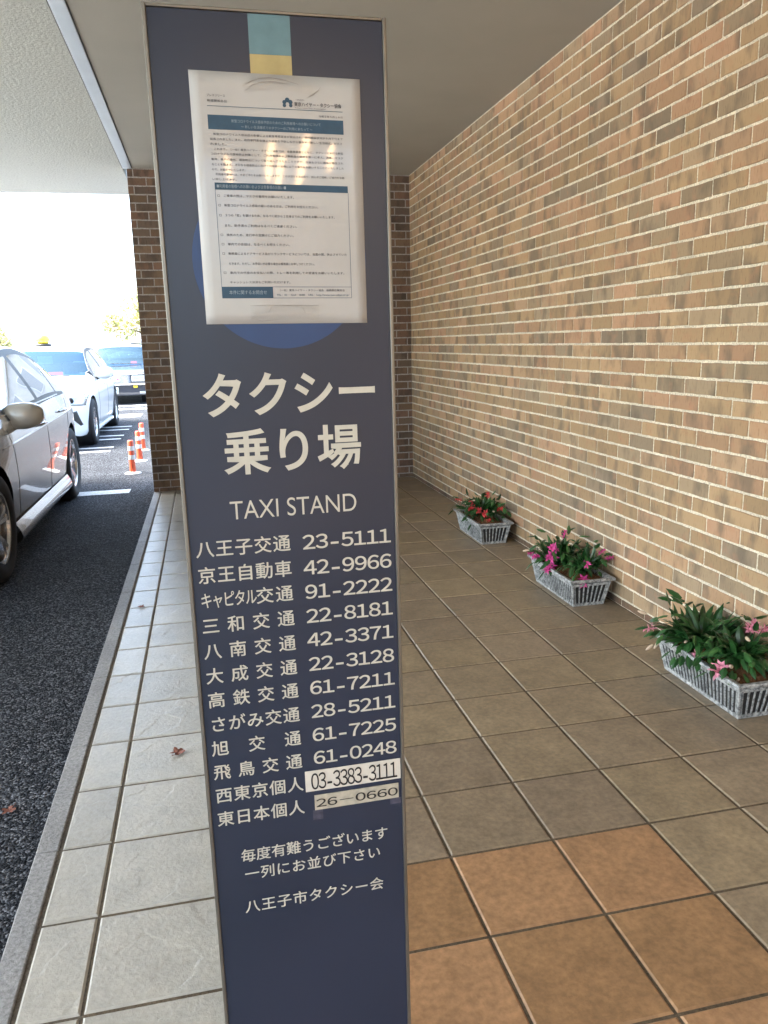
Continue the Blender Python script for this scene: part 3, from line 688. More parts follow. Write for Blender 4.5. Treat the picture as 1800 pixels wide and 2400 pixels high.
def make_car(S):
    Lc = S['L']; top, belt, bot, wid = S['top'], S['belt'], S['bot'], S['wid']
    NL_, NG, NT_ = 14, 9, 12
    cowl, roofF, roofR, deck = S['cowl'], S['roofF'], S['roofR'], S['deck']
    win0, win1 = S['win']; pill = S['pillars']
    ys = {0.0, Lc}
    n = 88
    for i in range(n + 1): ys.add(Lc * i / n)
    for e in (0.015, 0.04, 0.08, Lc - 0.015, Lc - 0.04, Lc - 0.08, cowl, roofF, roofR, deck, win0, win1): ys.add(e)
    for a, b_ in pill: ys.add(a); ys.add(b_)
    ys = sorted(ys); ys = [y for i, y in enumerate(ys) if i == 0 or y - ys[i - 1] > 0.006]
    def sec(y):
        W_ = pch(wid, y); zb = pch(bot, y); zt = pch(top, y); zs = min(pch(belt, y), zt - 0.012)
        pts = []
        for k in range(NL_):
            t = k / (NL_ - 1); z = zb + (zs - zb) * t
            x = W_ * (pch(S['side'], t))
            pts.append((x, z))
        h = zt - zs; xs = pts[-1][0]; ze = zs + h * 0.90
        xr = xs - S['tumble'] * h - 0.025 - (0.05 if h < 0.12 else 0.0)
        for k in range(1, NG + 1):
            t = k / NG; pts.append((xs + (xr - xs) * (t ** 1.15), zs + (ze - zs) * t))
        for k in range(1, NT_ + 1):
            a = (math.pi / 2) * k / NT_
            pts.append((xr * math.cos(a) ** 0.9 if k < NT_ else 0.0, ze + (zt - ze) * math.sin(a)))
        full = [(x, z) for x, z in pts] + [(-x, z) for x, z in reversed(pts[:-1])]
        return full, W_
    def plan(x, y, W_):
        q = (x / 0.9) ** 2
        f = max(0.0, 1 - y / 2.2); r = max(0.0, 1 - (Lc - y) / 1.8)
        return y + S['curveF'] * q * f - S['curveR'] * q * r
    mb = MB(); rings = []
    for y in ys:
        s, W_ = sec(y); rings.append([(x, plan(x, y, W_), z) for x, z in s])
    m = len(rings[0]); vs = [v for r in rings for v in r]
    fs = []; mi = []
    jb, jg = NL_ - 1, NL_ - 1 + NG
    def cls(i, j):
        jj = j if j < m // 2 else m - 2 - j     # symmetric
        ym = (ys[i] + ys[i + 1]) / 2
        if jg + 1 <= jj and cowl < ym < roofF: return 1            # windscreen
        if jg + 1 <= jj and roofR < ym < deck: return 2            # rear glass
        if jb + 1 <= jj < jg - 1 and win0 < ym < win1 and pch(top, ym) - pch(belt, ym) > 0.09:
            for a, b_ in pill:
                if a <= ym <= b_: return 4
            return 3
        if jb <= jj < jg and win0 - 0.06 < ym < win1 + 0.05: return 4 if pch(top, ym) - pch(belt, ym) > 0.07 else 0
        return 0
    for i in range(len(ys) - 1):
        for j in range(m - 1):
            fs.append((i * m + j, i * m + j + 1, (i + 1) * m + j + 1, (i + 1) * m + j)); mi.append(cls(i, j))
        fs.append((i * m + m - 1, i * m, (i + 1) * m, (i + 1) * m + m - 1)); mi.append(5)
    fs.append(tuple(range(m))); mi.append(0); fs.append(tuple(range((len(ys) - 1) * m, len(ys) * m))); mi.append(0)
    me = bpy.data.meshes.new('body'); me.from_pydata(vs, [], fs)
    for k in ('paint', 'glass', 'glass', 'glass_side', 'black_plastic', 'black_plastic'): me.materials.append(M[S['paint']] if k == 'paint' else M[k])
    me.polygons.foreach_set('material_index', mi); me.update()
    bm = bmesh.new(); bm.from_mesh(me); bmesh.ops.recalc_face_normals(bm, faces=bm.faces[:]); bm.to_mesh(me); bm.free()
    ob = bpy.data.objects.new('body', me); COL.objects.link(ob)
    # wheel arches
    cut = MB()
    for yw in S['axles']:
        for sx in (-1, 1):
            mb2 = MB(); pr = [(0.0, sx * 0.55), (S['arch'], sx * 0.55), (S['arch'], sx * 1.2), (0.0, sx * 1.2)]
            cut.lathe(pr, 40, 'X', (0, yw, S['wr'] + 0.005))
    co = cut.build('arch_cutter', M['black_plastic']); 
    bm = bmesh.new(); bm.from_mesh(co.data); bmesh.ops.remove_doubles(bm, verts=bm.verts[:], dist=1e-5); bmesh.ops.recalc_face_normals(bm, faces=bm.faces[:]); bm.to_mesh(co.data); bm.free()
    md = ob.modifiers.new('arch', 'BOOLEAN'); md.operation = 'DIFFERENCE'; md.solver = 'EXACT'; md.object = co
    try: md.material_mode = 'TRANSFER'
    except Exception: pass
    me2 = eval_mod(ob); bpy.data.objects.remove(co)
    ob.modifiers.clear(); ob.data = me2; bpy.data.objects.remove(ob)
    bm = bmesh.new(); bm.from_mesh(me2)
    bvh = BVHTree.FromBMesh(bm)
    mats = [M[S['paint']], M['glass'], M['glass'], M['glass_side'], M['black_plastic'], M['black_plastic']]
    root = empty(S['name'], S['loc'], S.get('rz', 0.0))
    parts = {}
    for idx, nm in ((0, 'body'), (1, 'windscreen'), (2, 'rear_window'), (3, 'side_windows'), (4, 'window_frame')):
        b2 = bm.copy()
        keep = (0, 5) if idx == 0 else (idx,)
        def is_keep(f): 
            mn = f.material_index
            return mn in keep or (idx == 0 and mn > 5)
        bmesh.ops.delete(b2, geom=[f for f in b2.faces if not is_keep(f)], context='FACES')
        if len(b2.faces) == 0: b2.free(); continue
        m3 = bpy.data.meshes.new(nm); b2.to_mesh(m3); b2.free()
        for q in mats: m3.materials.append(q)
        if nm == 'windscreen': m3.materials[1] = M['windscreen']
        m3.polygons.foreach_set('use_smooth', [True] * len(m3.polygons))
        try: m3.set_sharp_from_angle(angle=R(32))
        except Exception: pass
        if nm == 'window_frame':
            for sgn in (1, -1):
                b3 = bmesh.new(); b3.from_mesh(m3)
                bmesh.ops.delete(b3, geom=[f for f in b3.faces if f.calc_center_median().x * sgn < 0], context='FACES')
                m4 = bpy.data.meshes.new(nm); b3.to_mesh(m4); b3.free()
                for q in mats: m4.materials.append(q)
                o4 = bpy.data.objects.new(nm, m4); COL.objects.link(o4); o4.parent = root
            continue
        if nm == 'side_windows':     # one pane per opening
            b2 = bmesh.new(); b2.from_mesh(m3); isl = []; seen = set(); b2.faces.ensure_lookup_table()
            for f in b2.faces:
                if f.index in seen: continue
                st = [f]; grp = []; seen.add(f.index)
                while st:
                    g_ = st.pop(); grp.append(g_.index)
                    for e in g_.edges:
                        for h_ in e.link_faces:
                            if h_.index not in seen: seen.add(h_.index); st.append(h_)
                isl.append(set(grp))
            for grp in isl:
                b3 = b2.copy(); b3.faces.ensure_lookup_table()
                bmesh.ops.delete(b3, geom=[f for f in b3.faces if f.index not in grp], context='FACES')
                m4 = bpy.data.meshes.new('side_window'); b3.to_mesh(m4); b3.free()
                for q in mats: m4.materials.append(q)
                m4.polygons.foreach_set('use_smooth', [True] * len(m4.polygons))
                o4 = bpy.data.objects.new('side_window', m4); COL.objects.link(o4); o4.parent = root
            b2.free(); continue
        o3 = bpy.data.objects.new(nm, m3); COL.objects.link(o3); o3.parent = root; parts[nm] = o3
    bm.free()
    # cast helpers
    def cast(o_, d_):
        h = bvh.ray_cast(Vector(o_), Vector(d_)); return (h[0], h[1]) if h[0] else (None, None)
    def patch(name, quad, mat, axis, lift=0.004, nu=8, nv=6, parent=None):
        # quad: four corners in the projected plane, listed round; axis 'F' front, 'R' rear, 'S+' left side, 'S-' right side
        q = MB(); P_ = []
        for j in range(nv + 1):
            for i in range(nu + 1):
                u, v = i / nu, j / nv
                a = [(1 - u) * quad[0][k] + u * quad[1][k] for k in (0, 1)]; b_ = [(1 - u) * quad[3][k] + u * quad[2][k] for k in (0, 1)]
                c = [(1 - v) * a[k] + v * b_[k] for k in (0, 1)]
                if axis == 'F': h, nn = cast((c[0], -3, c[1]), (0, 1, 0)); dn = Vector((0, -1, 0.15))
                elif axis == 'R': h, nn = cast((c[0], Lc + 3, c[1]), (0, -1, 0)); dn = Vector((0, 1, 0.15))
                elif axis == 'S+': h, nn = cast((3, c[0], c[1]), (-1, 0, 0)); dn = Vector((1, 0, 0))
                else: h, nn = cast((-3, c[0], c[1]), (1, 0, 0)); dn = Vector((-1, 0, 0))
                P_.append(h + dn.normalized() * lift if h else None)
        idx = {}; 
        for k, pnt in enumerate(P_):
            if pnt is not None: idx[k] = len(q.v); q.v.append(tuple(pnt))
        for j in range(nv):
            for i in range(nu):
                a = j * (nu + 1) + i; ff = (a, a + 1, a + nu + 2, a + nu + 1)
                if all(z in idx for z in ff):
                    pts = [P_[z] for z in ff]
                    if max((pts[0] - pts[2]).length, (pts[1] - pts[3]).length) < 0.25:
                        q.f.append(tuple(idx[z] for z in ff)); q.m.append(0); q.c.append((1, 1, 1))
        if not q.f: return None
        o_ = q.build(name, M[mat], parent or root, smooth=True)
        md_ = o_.modifiers.new('thick', 'SOLIDIFY'); md_.thickness = lift * 0.9; md_.offset = 0
        return o_
    def seam(pts, side=1, r=0.0022):
        P_ = []
        for y, z in pts:
            h, nn = cast((3 * side, y, z), (-side, 0, 0))
            if h: P_.append(h + Vector((side * 0.0004, 0, 0)))
        q = MB()
        if len(P_) > 2: q.tube(P_, r, 5)
        return q
    S['build'](S, root, parts, patch, seam, cast, lambda y: (pch(bot, y), pch(belt, y), pch(top, y), pch(wid, y)))
    # wheels
    for yw in S['axles']:
        for sx in (1, -1):
            hub = MB(); xo = sx * S['track']
            wroot = None
            t_ = MB(); Rr, rr = S['wr'], S['rim']; wd = 0.105
            prof = [(rr - 0.012, -wd * 0.9), (rr + 0.02, -wd), (Rr - 0.035, -wd * 1.02), (Rr - 0.008, -wd * 0.85), (Rr, -wd * 0.6), (Rr - 0.002, 0), (Rr, wd * 0.6), (Rr - 0.008, wd * 0.85), (Rr - 0.035, wd * 1.02), (rr + 0.02, wd), (rr - 0.012, wd * 0.9)]
            t_.lathe(prof, 48, 'X', (0, 0, 0))
            hub.cur = 1; hub.lathe([(0.0, sx * 0.02), (rr * 0.98, sx * 0.03), (rr * 0.98, -sx * 0.08)], 36, 'X')
            wheel = hub.build('wheel', [M['alloy'], M['dark_metal']], root, smooth=True); wheel.location = (xo, yw, Rr)
            wheel.rotation_euler = (random.uniform(0, 6), 0, 0)
            t_.build('tyre', M['rubber'], wheel, smooth=True)
            rm = MB(); rm.lathe([(rr - 0.028, sx * 0.07), (rr - 0.022, sx * 0.088), (rr - 0.006, sx * 0.094), (rr, sx * 0.085), (rr - 0.004, sx * 0.03)], 48, 'X')
            ns = S['spokes']
            for k in range(ns):
                for dlt in ((-0.16, 0.16) if S['twin'] else (0.0,)):
                    a0 = 2 * math.pi * k / ns; a1 = a0 + dlt
                    r0, r1 = 0.045, rr - 0.015
                    d0 = Vector((0, math.cos(a0), math.sin(a0))); d1 = Vector((0, math.cos(a1), math.sin(a1)))
                    p0 = d0 * r0; p1 = d1 * r1; tn = (p1 - p0).normalized(); sd_ = Vector((1, 0, 0)).cross(tn)
                    w0, w1 = 0.013, 0.019; X = Vector((sx, 0, 0))
                    vs_ = []
                    for p_, w_, xo_ in ((p0, w0, 0.060), (p0.lerp(p1, 0.5), (w0 + w1) / 2, 0.072), (p1, w1, 0.082)):
                        vs_ += [p_ - sd_ * w_ + X * (xo_ - 0.03), p_ - sd_ * w_ * 0.8 + X * xo_, p_ + sd_ * w_ * 0.8 + X * xo_, p_ + sd_ * w_ + X * (xo_ - 0.03)]
                    rm.add(vs_, [(0, 1, 5, 4), (1, 2, 6, 5), (2, 3, 7, 6), (4, 5, 9, 8), (5, 6, 10, 9), (6, 7, 11, 10), (8, 9, 10, 11)])
            rm.lathe([(0.0, sx * 0.075), (0.03, sx * 0.075), (0.05, sx * 0.06), (0.055, sx * 0.03)], 24, 'X')
            rm.build('rim', M['alloy'], wheel)
            # inner arch liner
            ln = MB(); ln.lathe([(S['arch'] - 0.004, -sx * 0.25), (S['arch'] - 0.004, sx * 0.06)], 32, 'X', (xo, yw, Rr + 0.005))
            ln.build('arch_liner', M['black_plastic'], root)
    # cabin: floor, dashboard, seats, steering wheel
    zb_, zs_ = 0.28, pch(belt, (cowl + deck) / 2)
    q = MB(); q.box(-0.66, 0.66, cowl - 0.1, deck, zb_, zb_ + 0.03); q.box(-0.66, 0.66, cowl + 0.0, cowl + 0.55, zb_ + 0.02, zs_ - 0.06, 0.05); q.build('dashboard', M['interior'], root)
    def seat(x0, x1, y, rear=False, mat='interior'):
        q = MB(); q.box(x0, x1, y - 0.5, y, zb_ + 0.05, zb_ + 0.25, 0.05)
        q.box(x0, x1, y - 0.04, y + 0.12, zb_ + 0.2, zs_ + 0.0, 0.05)
        for hx in ([(x0 + x1) / 2] if not rear else [x0 + 0.25, x1 - 0.25]): q.box(hx - 0.13, hx + 0.13, y + 0.02, y + 0.11, zs_ + 0.0, zs_ + 0.19, 0.04)
        q.build('seat', M[mat], root)
    yb = (cowl + 1.35)
    seat(0.1, 0.62, yb, mat=S['seat']); seat(-0.62, -0.1, yb, mat=S['seat']); seat(-0.62, 0.62, yb + 0.95, True, S['seat'])
    q = MB(); q.tube([(-0.36 + 0.18 * math.cos(a * math.pi / 10), cowl + 0.62 - 0.05 * math.sin(a * math.pi / 10), zs_ - 0.03 + 0.17 * math.sin(a * math.pi / 10)) for a in range(21)], 0.014, 6); q.build('steering_wheel', M['black_plastic'], root)
    return root
SIDE = [(0, 0.93), (0.06, 0.965), (0.16, 0.975), (0.3, 0.985), (0.5, 1.0), (0.72, 1.0), (0.88, 0.982), (1.0, 0.955)]
def mirror(root, x, y, z, paint, side=1):
    q = MB(); bm = bmesh.new(); bmesh.ops.create_uvsphere(bm, u_segments=20, v_segments=12, radius=1)
    for v in bm.verts:
        c = v.co.copy(); pw = lambda t_, e_: math.copysign(abs(t_) ** e_, t_)
        o_ = c.x * side                       # +1 at the outer end
        xx = pw(c.x, 0.62) * 0.128
        hz = 0.092 - 0.018 * max(0, o_) - 0.012 * max(0, -o_)
        v.co = (xx, c.y * (0.095 if c.y < 0 else 0.03) + 0.035 * max(0, o_), pw(c.z, 0.55) * hz + (0.012 if c.z < 0 else 0) * o_)
    q.bm(bm, Matrix.Translation((x, y, z))); bm.free()
    h = q.build('mirror', M[paint], root, smooth=True)
    q = MB(); q.add([(x + 0.1 * math.cos(a * math.pi / 12), y + 0.031, z + 0.058 * math.sin(a * math.pi / 12)) for a in range(24)], [tuple(range(24))]); q.build('mirror_glass', M['chrome'], h)
    q = MB(); q.tube([(x - side * 0.07, y - 0.01, z - 0.055), (x - side * 0.13, y, z - 0.085), (x - side * 0.19, y + 0.01, z - 0.095)], [0.03, 0.026, 0.03], 8); q.build('mirror_arm', M['black_plastic'], h)
def door_handle(root, cast, y, z, paint, side=1):
    h, nn = cast((3 * side, y, z), (-side, 0, 0))
    if h is None: return
    q = MB(); q.tube([(h.x + side * 0.004, y - 0.11, z - 0.006), (h.x + side * 0.03, y - 0.085, z), (h.x + side * 0.034, y, z + 0.004), (h.x + side * 0.03, y + 0.085, z), (h.x + side * 0.004, y + 0.11, z)], [0.010, 0.012, 0.013, 0.012, 0.010], 8)
    q.build('door_handle', M[paint], root, smooth=True)
def seams(root, seam, rows, sides=(1, -1)):
    for sd_ in sides:
        for r_ in rows:
            q = seam(r_, sd_)
            if q.f: q.build('door_gap', M['seam'], root)
def lines(y0, z0, y1, z1, n=14): return [(y0 + (y1 - y0) * i / n, z0 + (z1 - z0) * i / n) for i in range(n + 1)]

# near silver sedan
def build_near(S, root, parts, patch, seam, cast, dims):
    seams(root, seam, [lines(1.50, 0.24, 1.42, 0.92), lines(2.62, 0.22, 2.56, 0.95), lines(3.46, 0.60, 3.62, 0.95), lines(1.50, 0.235, 3.36, 0.235, 24)])
    for sd_ in (1, -1):
        q = seam(lines(1.2, 0.78, 3.95, 0.84, 40), sd_, 0.006)
        if q.f: q.build('side_crease', M['silver'], root)
        q = MB()     # flared sill skirt
        prof = lambda y: [(0.905, 0.30), (0.935, 0.25), (0.945, 0.205), (0.925, 0.175), (0.84, 0.165)]
        yy = [1.27 + 2.03 * i / 24 for i in range(25)]
        vs_ = [(sd_ * x, y, z - 0.012) for i, y in enumerate(yy) for x, z in prof(y)]
        q.add(vs_, [(i * 5 + k, i * 5 + k + 1, (i + 1) * 5 + k + 1, (i + 1) * 5 + k) for i in range(24) for k in range(4)])
        q.build('sill_skirt', M['silver'], root, smooth=True)
        q = seam(lines(1.46, 0.965, 3.36, 1.0, 24), sd_, 0.007)
        if q.f: q.build('belt_moulding', M['chrome'], root)
        door_handle(root, cast, 2.36, 0.835, 'silver', sd_); door_handle(root, cast, 3.30, 0.865, 'silver', sd_)
        mirror(root, sd_ * 0.945, 1.68, 0.950, 'mirror_paint', sd_)
        patch('headlight', [(sd_ * 0.35, 0.62), (sd_ * 0.80, 0.70), (sd_ * 0.80, 0.80), (sd_ * 0.40, 0.70)], 'lamp_glass', 'F')
        patch('tail_light', [(sd_ * 0.35, 0.80), (sd_ * 0.82, 0.80), (sd_ * 0.82, 0.95), (sd_ * 0.40, 0.92)], 'led_red', 'R')
    patch('grille', [(-0.45, 0.30), (0.45, 0.30), (0.38, 0.58), (-0.38, 0.58)], 'black_plastic', 'F')
    patch('licence_plate', [(-0.165, 0.42), (0.165, 0.42), (0.165, 0.58), (-0.165, 0.58)], 'plate', 'F', 0.02)
SED = dict(name='parked_car', paint='silver', seat='interior', L=4.72, loc=(-2.735, 2.27, RZ), rz=0.0,
    top=[(0, 0.60), (0.04, 0.68), (0.2, 0.76), (0.6, 0.86), (1.1, 0.95), (1.32, 0.99), (1.75, 1.22), (2.08, 1.36), (2.45, 1.435), (2.85, 1.45), (3.3, 1.40), (3.75, 1.24), (4.15, 1.075), (4.3, 1.04), (4.6, 1.01), (4.68, 0.95), (4.72, 0.80)],
    belt=[(0, 0.56), (0.2, 0.70), (0.6, 0.80), (1.1, 0.89), (1.5, 0.925), (2.4, 0.96), (3.3, 0.985), (3.9, 0.985), (4.4, 0.94), (4.65, 0.86), (4.72, 0.74)],
    bot=[(0, 0.26), (0.2, 0.19), (1.2, 0.20), (3.5, 0.20), (4.4, 0.24), (4.72, 0.36)],
    wid=[(0, 0.60), (0.04, 0.70), (0.15, 0.79), (0.4, 0.875), (0.8, 0.915), (1.6, 0.92), (3.5, 0.925), (4.1, 0.905), (4.45, 0.84), (4.65, 0.76), (4.72, 0.66)],
    side=SIDE, tumble=0.46, curveF=0.30, curveR=0.22, cowl=1.32, roofF=2.08, roofR=3.35, deck=4.15, win=(1.50, 3.78),
    pillars=((2.52, 2.62), (3.40, 3.46)), axles=(0.93, 3.69), arch=0.375, wr=0.335, rim=0.235, track=0.815, spokes=5, twin=True, build=build_near)
car1 = make_car(SED)
tag(car1, 'silver sedan cut by the left edge, its wing mirror towards the walkway', 'car', 'taxis waiting in the lane')

def taxi_lamp(root, y, z, x=0.0):
    q = MB(); q.lathe([(0.0, 0.0), (0.13, 0.0), (0.12, 0.03), (0.06, 0.035), (0.0, 0.035)], 20, 'Z', (x, y, z)); b_ = q.build('lamp_base', M['black_plastic'], root, smooth=True)
    q = MB(); q.lathe([(0.0, 0.032), (0.075, 0.034), (0.105, 0.07), (0.108, 0.11), (0.09, 0.15), (0.05, 0.18), (0.0, 0.188)], 24, 'Z', (x, y, z)); q.build('roof_lamp', M['lamp_yellow'], root, smooth=True)
def build_white(S, root, parts, patch, seam, cast, dims):
    seams(root, seam, [lines(1.62, 0.24, 1.55, 0.92), lines(2.72, 0.22, 2.68, 0.95), lines(3.58, 0.60, 3.78, 0.95), lines(1.62, 0.235, 3.42, 0.235, 24)])
    for sd_ in (1, -1):
        door_handle(root, cast, 2.48, 0.835, 'white', sd_); door_handle(root, cast, 3.44, 0.865, 'white', sd_)
        mirror(root, sd_ * 1.0, 1.80, 1.01, 'white', sd_)
        hl = patch('headlight', [(sd_ * 0.42, 0.655), (sd_ * 0.86, 0.60), (sd_ * 0.89, 0.76), (sd_ * 0.50, 0.735)], 'lamp_glass', 'F', 0.006, 12, 6)
        for cx in (0.56, 0.70):
            h, nn = cast((sd_ * cx, -3, 0.685), (0, 1, 0))
            if h and hl:
                q = MB(); q.lathe([(0.0, -0.012), (0.030, -0.011), (0.042, -0.006), (0.046, 0.01)], 20, 'Y', (h.x, h.y - 0.006, h.z)); q.build('headlight_lens', M['dark_metal'], hl, smooth=True)
        patch('air_inlet', [(sd_ * 0.79, 0.33), (sd_ * 0.815, 0.34), (sd_ * 0.765, 0.54), (sd_ * 0.66, 0.52)], 'black_plastic', 'F', 0.006, 8, 8)
        q = seam(lines(1.4, 0.80, 3.9, 0.86, 40), sd_, 0.005)
        if q.f: q.build('side_crease', M['white'], root)
        q = MB(); q.box(sd_ * 0.78, sd_ * 0.90, 1.36, 3.42, 0.165, 0.215, 0.015); q.build('sill_skirt', M['white'], root)
        patch('tail_light', [(sd_ * 0.45, 0.82), (sd_ * 0.82, 0.82), (sd_ * 0.82, 0.95), (sd_ * 0.5, 0.95)], 'led_red', 'R')
        pil = seam([(1.75 + 0.02 * i, 1.0 + 0.016 * i) for i in range(15)], sd_, 0.004)
        if pil.f: pil.build('pillar_seam', M['seam'], root)
    patch('grille', [(-0.50, 0.30), (0.50, 0.30), (0.44, 0.68), (-0.44, 0.68)], 'black_plastic', 'F', 0.005, 16, 8)
    for zz in (0.36, 0.43, 0.50, 0.57, 0.64): patch('grille_bar', [(-0.46, zz - 0.006), (0.46, zz - 0.006), (0.46, zz + 0.006), (-0.46, zz + 0.006)], 'chrome', 'F', 0.012, 20, 1)
    patch('licence_plate', [(-0.165, 0.40), (0.165, 0.40), (0.165, 0.56), (-0.165, 0.56)], 'plate', 'F', 0.02)
    taxi_lamp(root, 2.62, 1.440)
    q = MB(); q.box(0.18, 0.40, S['cowl'] + 0.30, S['cowl'] + 0.34, 0.985, 1.045, 0.008); q.build('vacancy_display', M['led_red'], root)
    q = MB(); q.box(-0.02, 0.20, S['cowl'] + 0.74, S['cowl'] + 0.75, 1.16, 1.28, 0.002); q.build('windscreen_card', M['plate'], root)
    wp = MB(); wp.tube([(0.55, S['cowl'] - 0.03, 0.99), (0.2, S['cowl'] + 0.0, 1.008), (-0.1, S['cowl'] + 0.03, 1.02)], 0.008, 5); wp.build('wiper', M['black_plastic'], root)
WSED = dict(SED); WSED.update(paint='white', seat='seat_cover', L=4.88, loc=(-3.09, 9.42, RZ), build=build_white,
    top=[(0, 0.66), (0.04, 0.74), (0.2, 0.80), (0.6, 0.885), (1.1, 0.955), (1.42, 0.99), (1.85, 1.21), (2.2, 1.36), (2.55, 1.435), (2.95, 1.455), (3.4, 1.42), (3.9, 1.25), (4.3, 1.09), (4.45, 1.06), (4.75, 1.03), (4.84, 0.96), (4.88, 0.80)],
    belt=[(0, 0.62), (0.2, 0.74), (0.6, 0.82), (1.1, 0.89), (1.5, 0.925), (2.4, 0.96), (3.3, 0.985), (4.0, 0.985), (4.5, 0.95), (4.8, 0.87), (4.88, 0.74)],
    bot=[(0, 0.24), (0.2, 0.18), (1.2, 0.20), (3.5, 0.20), (4.6, 0.24), (4.88, 0.36)],
    wid=[(0, 0.62), (0.04, 0.72), (0.15, 0.81), (0.4, 0.885), (0.8, 0.915), (1.6, 0.92), (3.5, 0.925), (4.3, 0.905), (4.6, 0.84), (4.8, 0.76), (4.88, 0.66)],
    cowl=1.42, roofF=2.2, roofR=3.45, deck=4.28, win=(1.60, 3.92), pillars=((2.64, 2.74), (3.55, 3.61)), axles=(0.95, 3.80), spokes=10, twin=False)
car2 = make_car(WSED)
tag(car2, 'white sedan taxi with a yellow roof lamp parked behind the silver car', 'car', 'taxis waiting in the lane')

def build_dark(S, root, parts, patch, seam, cast, dims):
    seams(root, seam, [lines(1.62, 0.28, 1.58, 0.88), lines(2.72, 0.26, 2.70, 0.90), lines(3.58, 0.6, 3.7, 0.9)])
    for sd_ in (1, -1):
        hl = patch('headlight', [(sd_ * 0.33, 0.555), (sd_ * 0.74, 0.555), (sd_ * 0.75, 0.70), (sd_ * 0.33, 0.70)], 'lamp_glass', 'F', 0.01, 8, 4)
        patch('fog_lamp', [(sd_ * 0.50, 0.255), (sd_ * 0.66, 0.255), (sd_ * 0.66, 0.31), (sd_ * 0.50, 0.31)], 'lamp_glass', 'F', 0.012)
        patch('turn_light', [(sd_ * 0.36, 0.40), (sd_ * 0.46, 0.40), (sd_ * 0.46, 0.46), (sd_ * 0.36, 0.46)], 'lamp_yellow', 'F', 0.014)
        mirror(root, sd_ * 0.93, 1.70, 0.96, 'chrome', sd_); door_handle(root, cast, 2.5, 0.82, 'chrome', sd_); door_handle(root, cast, 3.4, 0.82, 'chrome', sd_)
        patch('tail_light', [(sd_ * 0.45, 0.70), (sd_ * 0.76, 0.70), (sd_ * 0.76, 0.86), (sd_ * 0.45, 0.86)], 'led_red', 'R')
    g_ = patch('grille', [(-0.31, 0.525), (0.31, 0.525), (0.31, 0.725), (-0.31, 0.725)], 'black_plastic', 'F', 0.008)
    for i in range(8): patch('grille_bar', [(-0.305, 0.53 + 0.026 * i), (0.305, 0.53 + 0.026 * i), (0.305, 0.540 + 0.026 * i), (-0.305, 0.540 + 0.026 * i)], 'chrome', 'F', 0.014, 10, 1)
    patch('grille_frame', [(-0.76, 0.725), (0.76, 0.725), (0.76, 0.755), (-0.76, 0.755)], 'chrome', 'F', 0.014, 20, 1)
    h, nn = cast((0.0, -3, 0.63), (0, 1, 0))
    q = MB(); q.lathe([(0.0, -0.03), (0.055, -0.028), (0.06, -0.01)], 24, 'Y', (0, h.y, 0.625)); e_ = q.build('emblem', M['white_band'], root, smooth=True)
    q = MB(); q.lathe([(0.0, -0.034), (0.03, -0.033), (0.031, -0.028)], 20, 'Y', (0, h.y, 0.625)); q.build('emblem_centre', M['led_red'], e_)
    patch('bumper_strip', [(-0.78, 0.46), (0.78, 0.46), (0.78, 0.505), (-0.78, 0.505)], 'chrome', 'F', 0.03, 24, 1)
    pl = patch('licence_plate', [(-0.32, 0.255), (-0.0, 0.255), (-0.0, 0.42), (-0.32, 0.42)], 'plate', 'F', 0.03, 4, 2)
    q = MB(); vs_, fs_ = glyphs('・・・7', 0.03)
    hh, nn = cast((-0.16, -3, 0.33), (0, 1, 0))
    q.add([(-0.30 + v[0] * 0.075, hh.y - 0.046, 0.30 + v[1] * 0.11) for v in vs_], fs_); q.build('plate_number', M['plate_ink'], pl)
    q = MB(); q.box(-0.12, 0.34, S['cowl'] + 0.30, S['cowl'] + 0.34, 0.955, 1.0, 0.008); q.build('dash_tray', M['interior'], root)
    q = MB(); q.box(0.20, 0.36, S['cowl'] + 0.26, S['cowl'] + 0.30, 0.96, 1.03, 0.008); q.build('vacancy_display', M['led_red'], root)
    q = MB(); q.box(-0.08, 0.12, S['cowl'] + 0.58, S['cowl'] + 0.59, 1.12, 1.22, 0.002); q.build('windscreen_card', M['plate'], root)
    q = MB(); q.box(0.16, 0.6, 2.35, 2.58, 1.50, 1.60, 0.03); q.build('roof_lamp', M['white_band'], root)
    q = MB(); q.tube([(0.5, S['cowl'] - 0.02, 0.955), (0.1, S['cowl'] + 0.02, 0.972), (-0.3, S['cowl'] + 0.02, 0.975)], 0.009, 5); q.build('wiper', M['black_plastic'], root)
BOX = dict(SED); BOX.update(paint='black_paint', seat='seat_cover', L=4.65, loc=(-2.66, 18.6, RZ), build=build_dark,
    top=[(0, 0.76), (0.03, 0.79), (0.2, 0.83), (0.8, 0.89), (1.3, 0.93), (1.42, 0.945), (1.75, 1.22), (2.0, 1.40), (2.3, 1.49), (2.8, 1.51), (3.3, 1.48), (3.6, 1.36), (3.95, 1.0), (4.1, 0.965), (4.55, 0.94), (4.62, 0.9), (4.65, 0.78)],
    belt=[(0, 0.70), (0.1, 0.76), (0.8, 0.84), (1.4, 0.88), (2.4, 0.90), (3.9, 0.91), (4.5, 0.90), (4.65, 0.74)],
    bot=[(0, 0.22), (0.3, 0.20), (3.8, 0.22), (4.65, 0.30)],
    wid=[(0, 0.78), (0.03, 0.80), (0.12, 0.825), (0.5, 0.845), (1.6, 0.85), (3.6, 0.85), (4.4, 0.84), (4.6, 0.80), (4.65, 0.76)],
    tumble=0.30, curveF=0.07, curveR=0.06, cowl=1.42, roofF=2.0, roofR=3.42, deck=3.95, win=(1.6, 3.7), pillars=((2.66, 2.74), (3.42, 3.47)), axles=(0.85, 3.53), arch=0.35, wr=0.315, rim=0.2, track=0.74, spokes=8, twin=False)
car3 = make_car(BOX)
tag(car3, 'boxy dark navy taxi with chrome grille at the far end of the queue', 'car', 'taxis waiting in the lane')

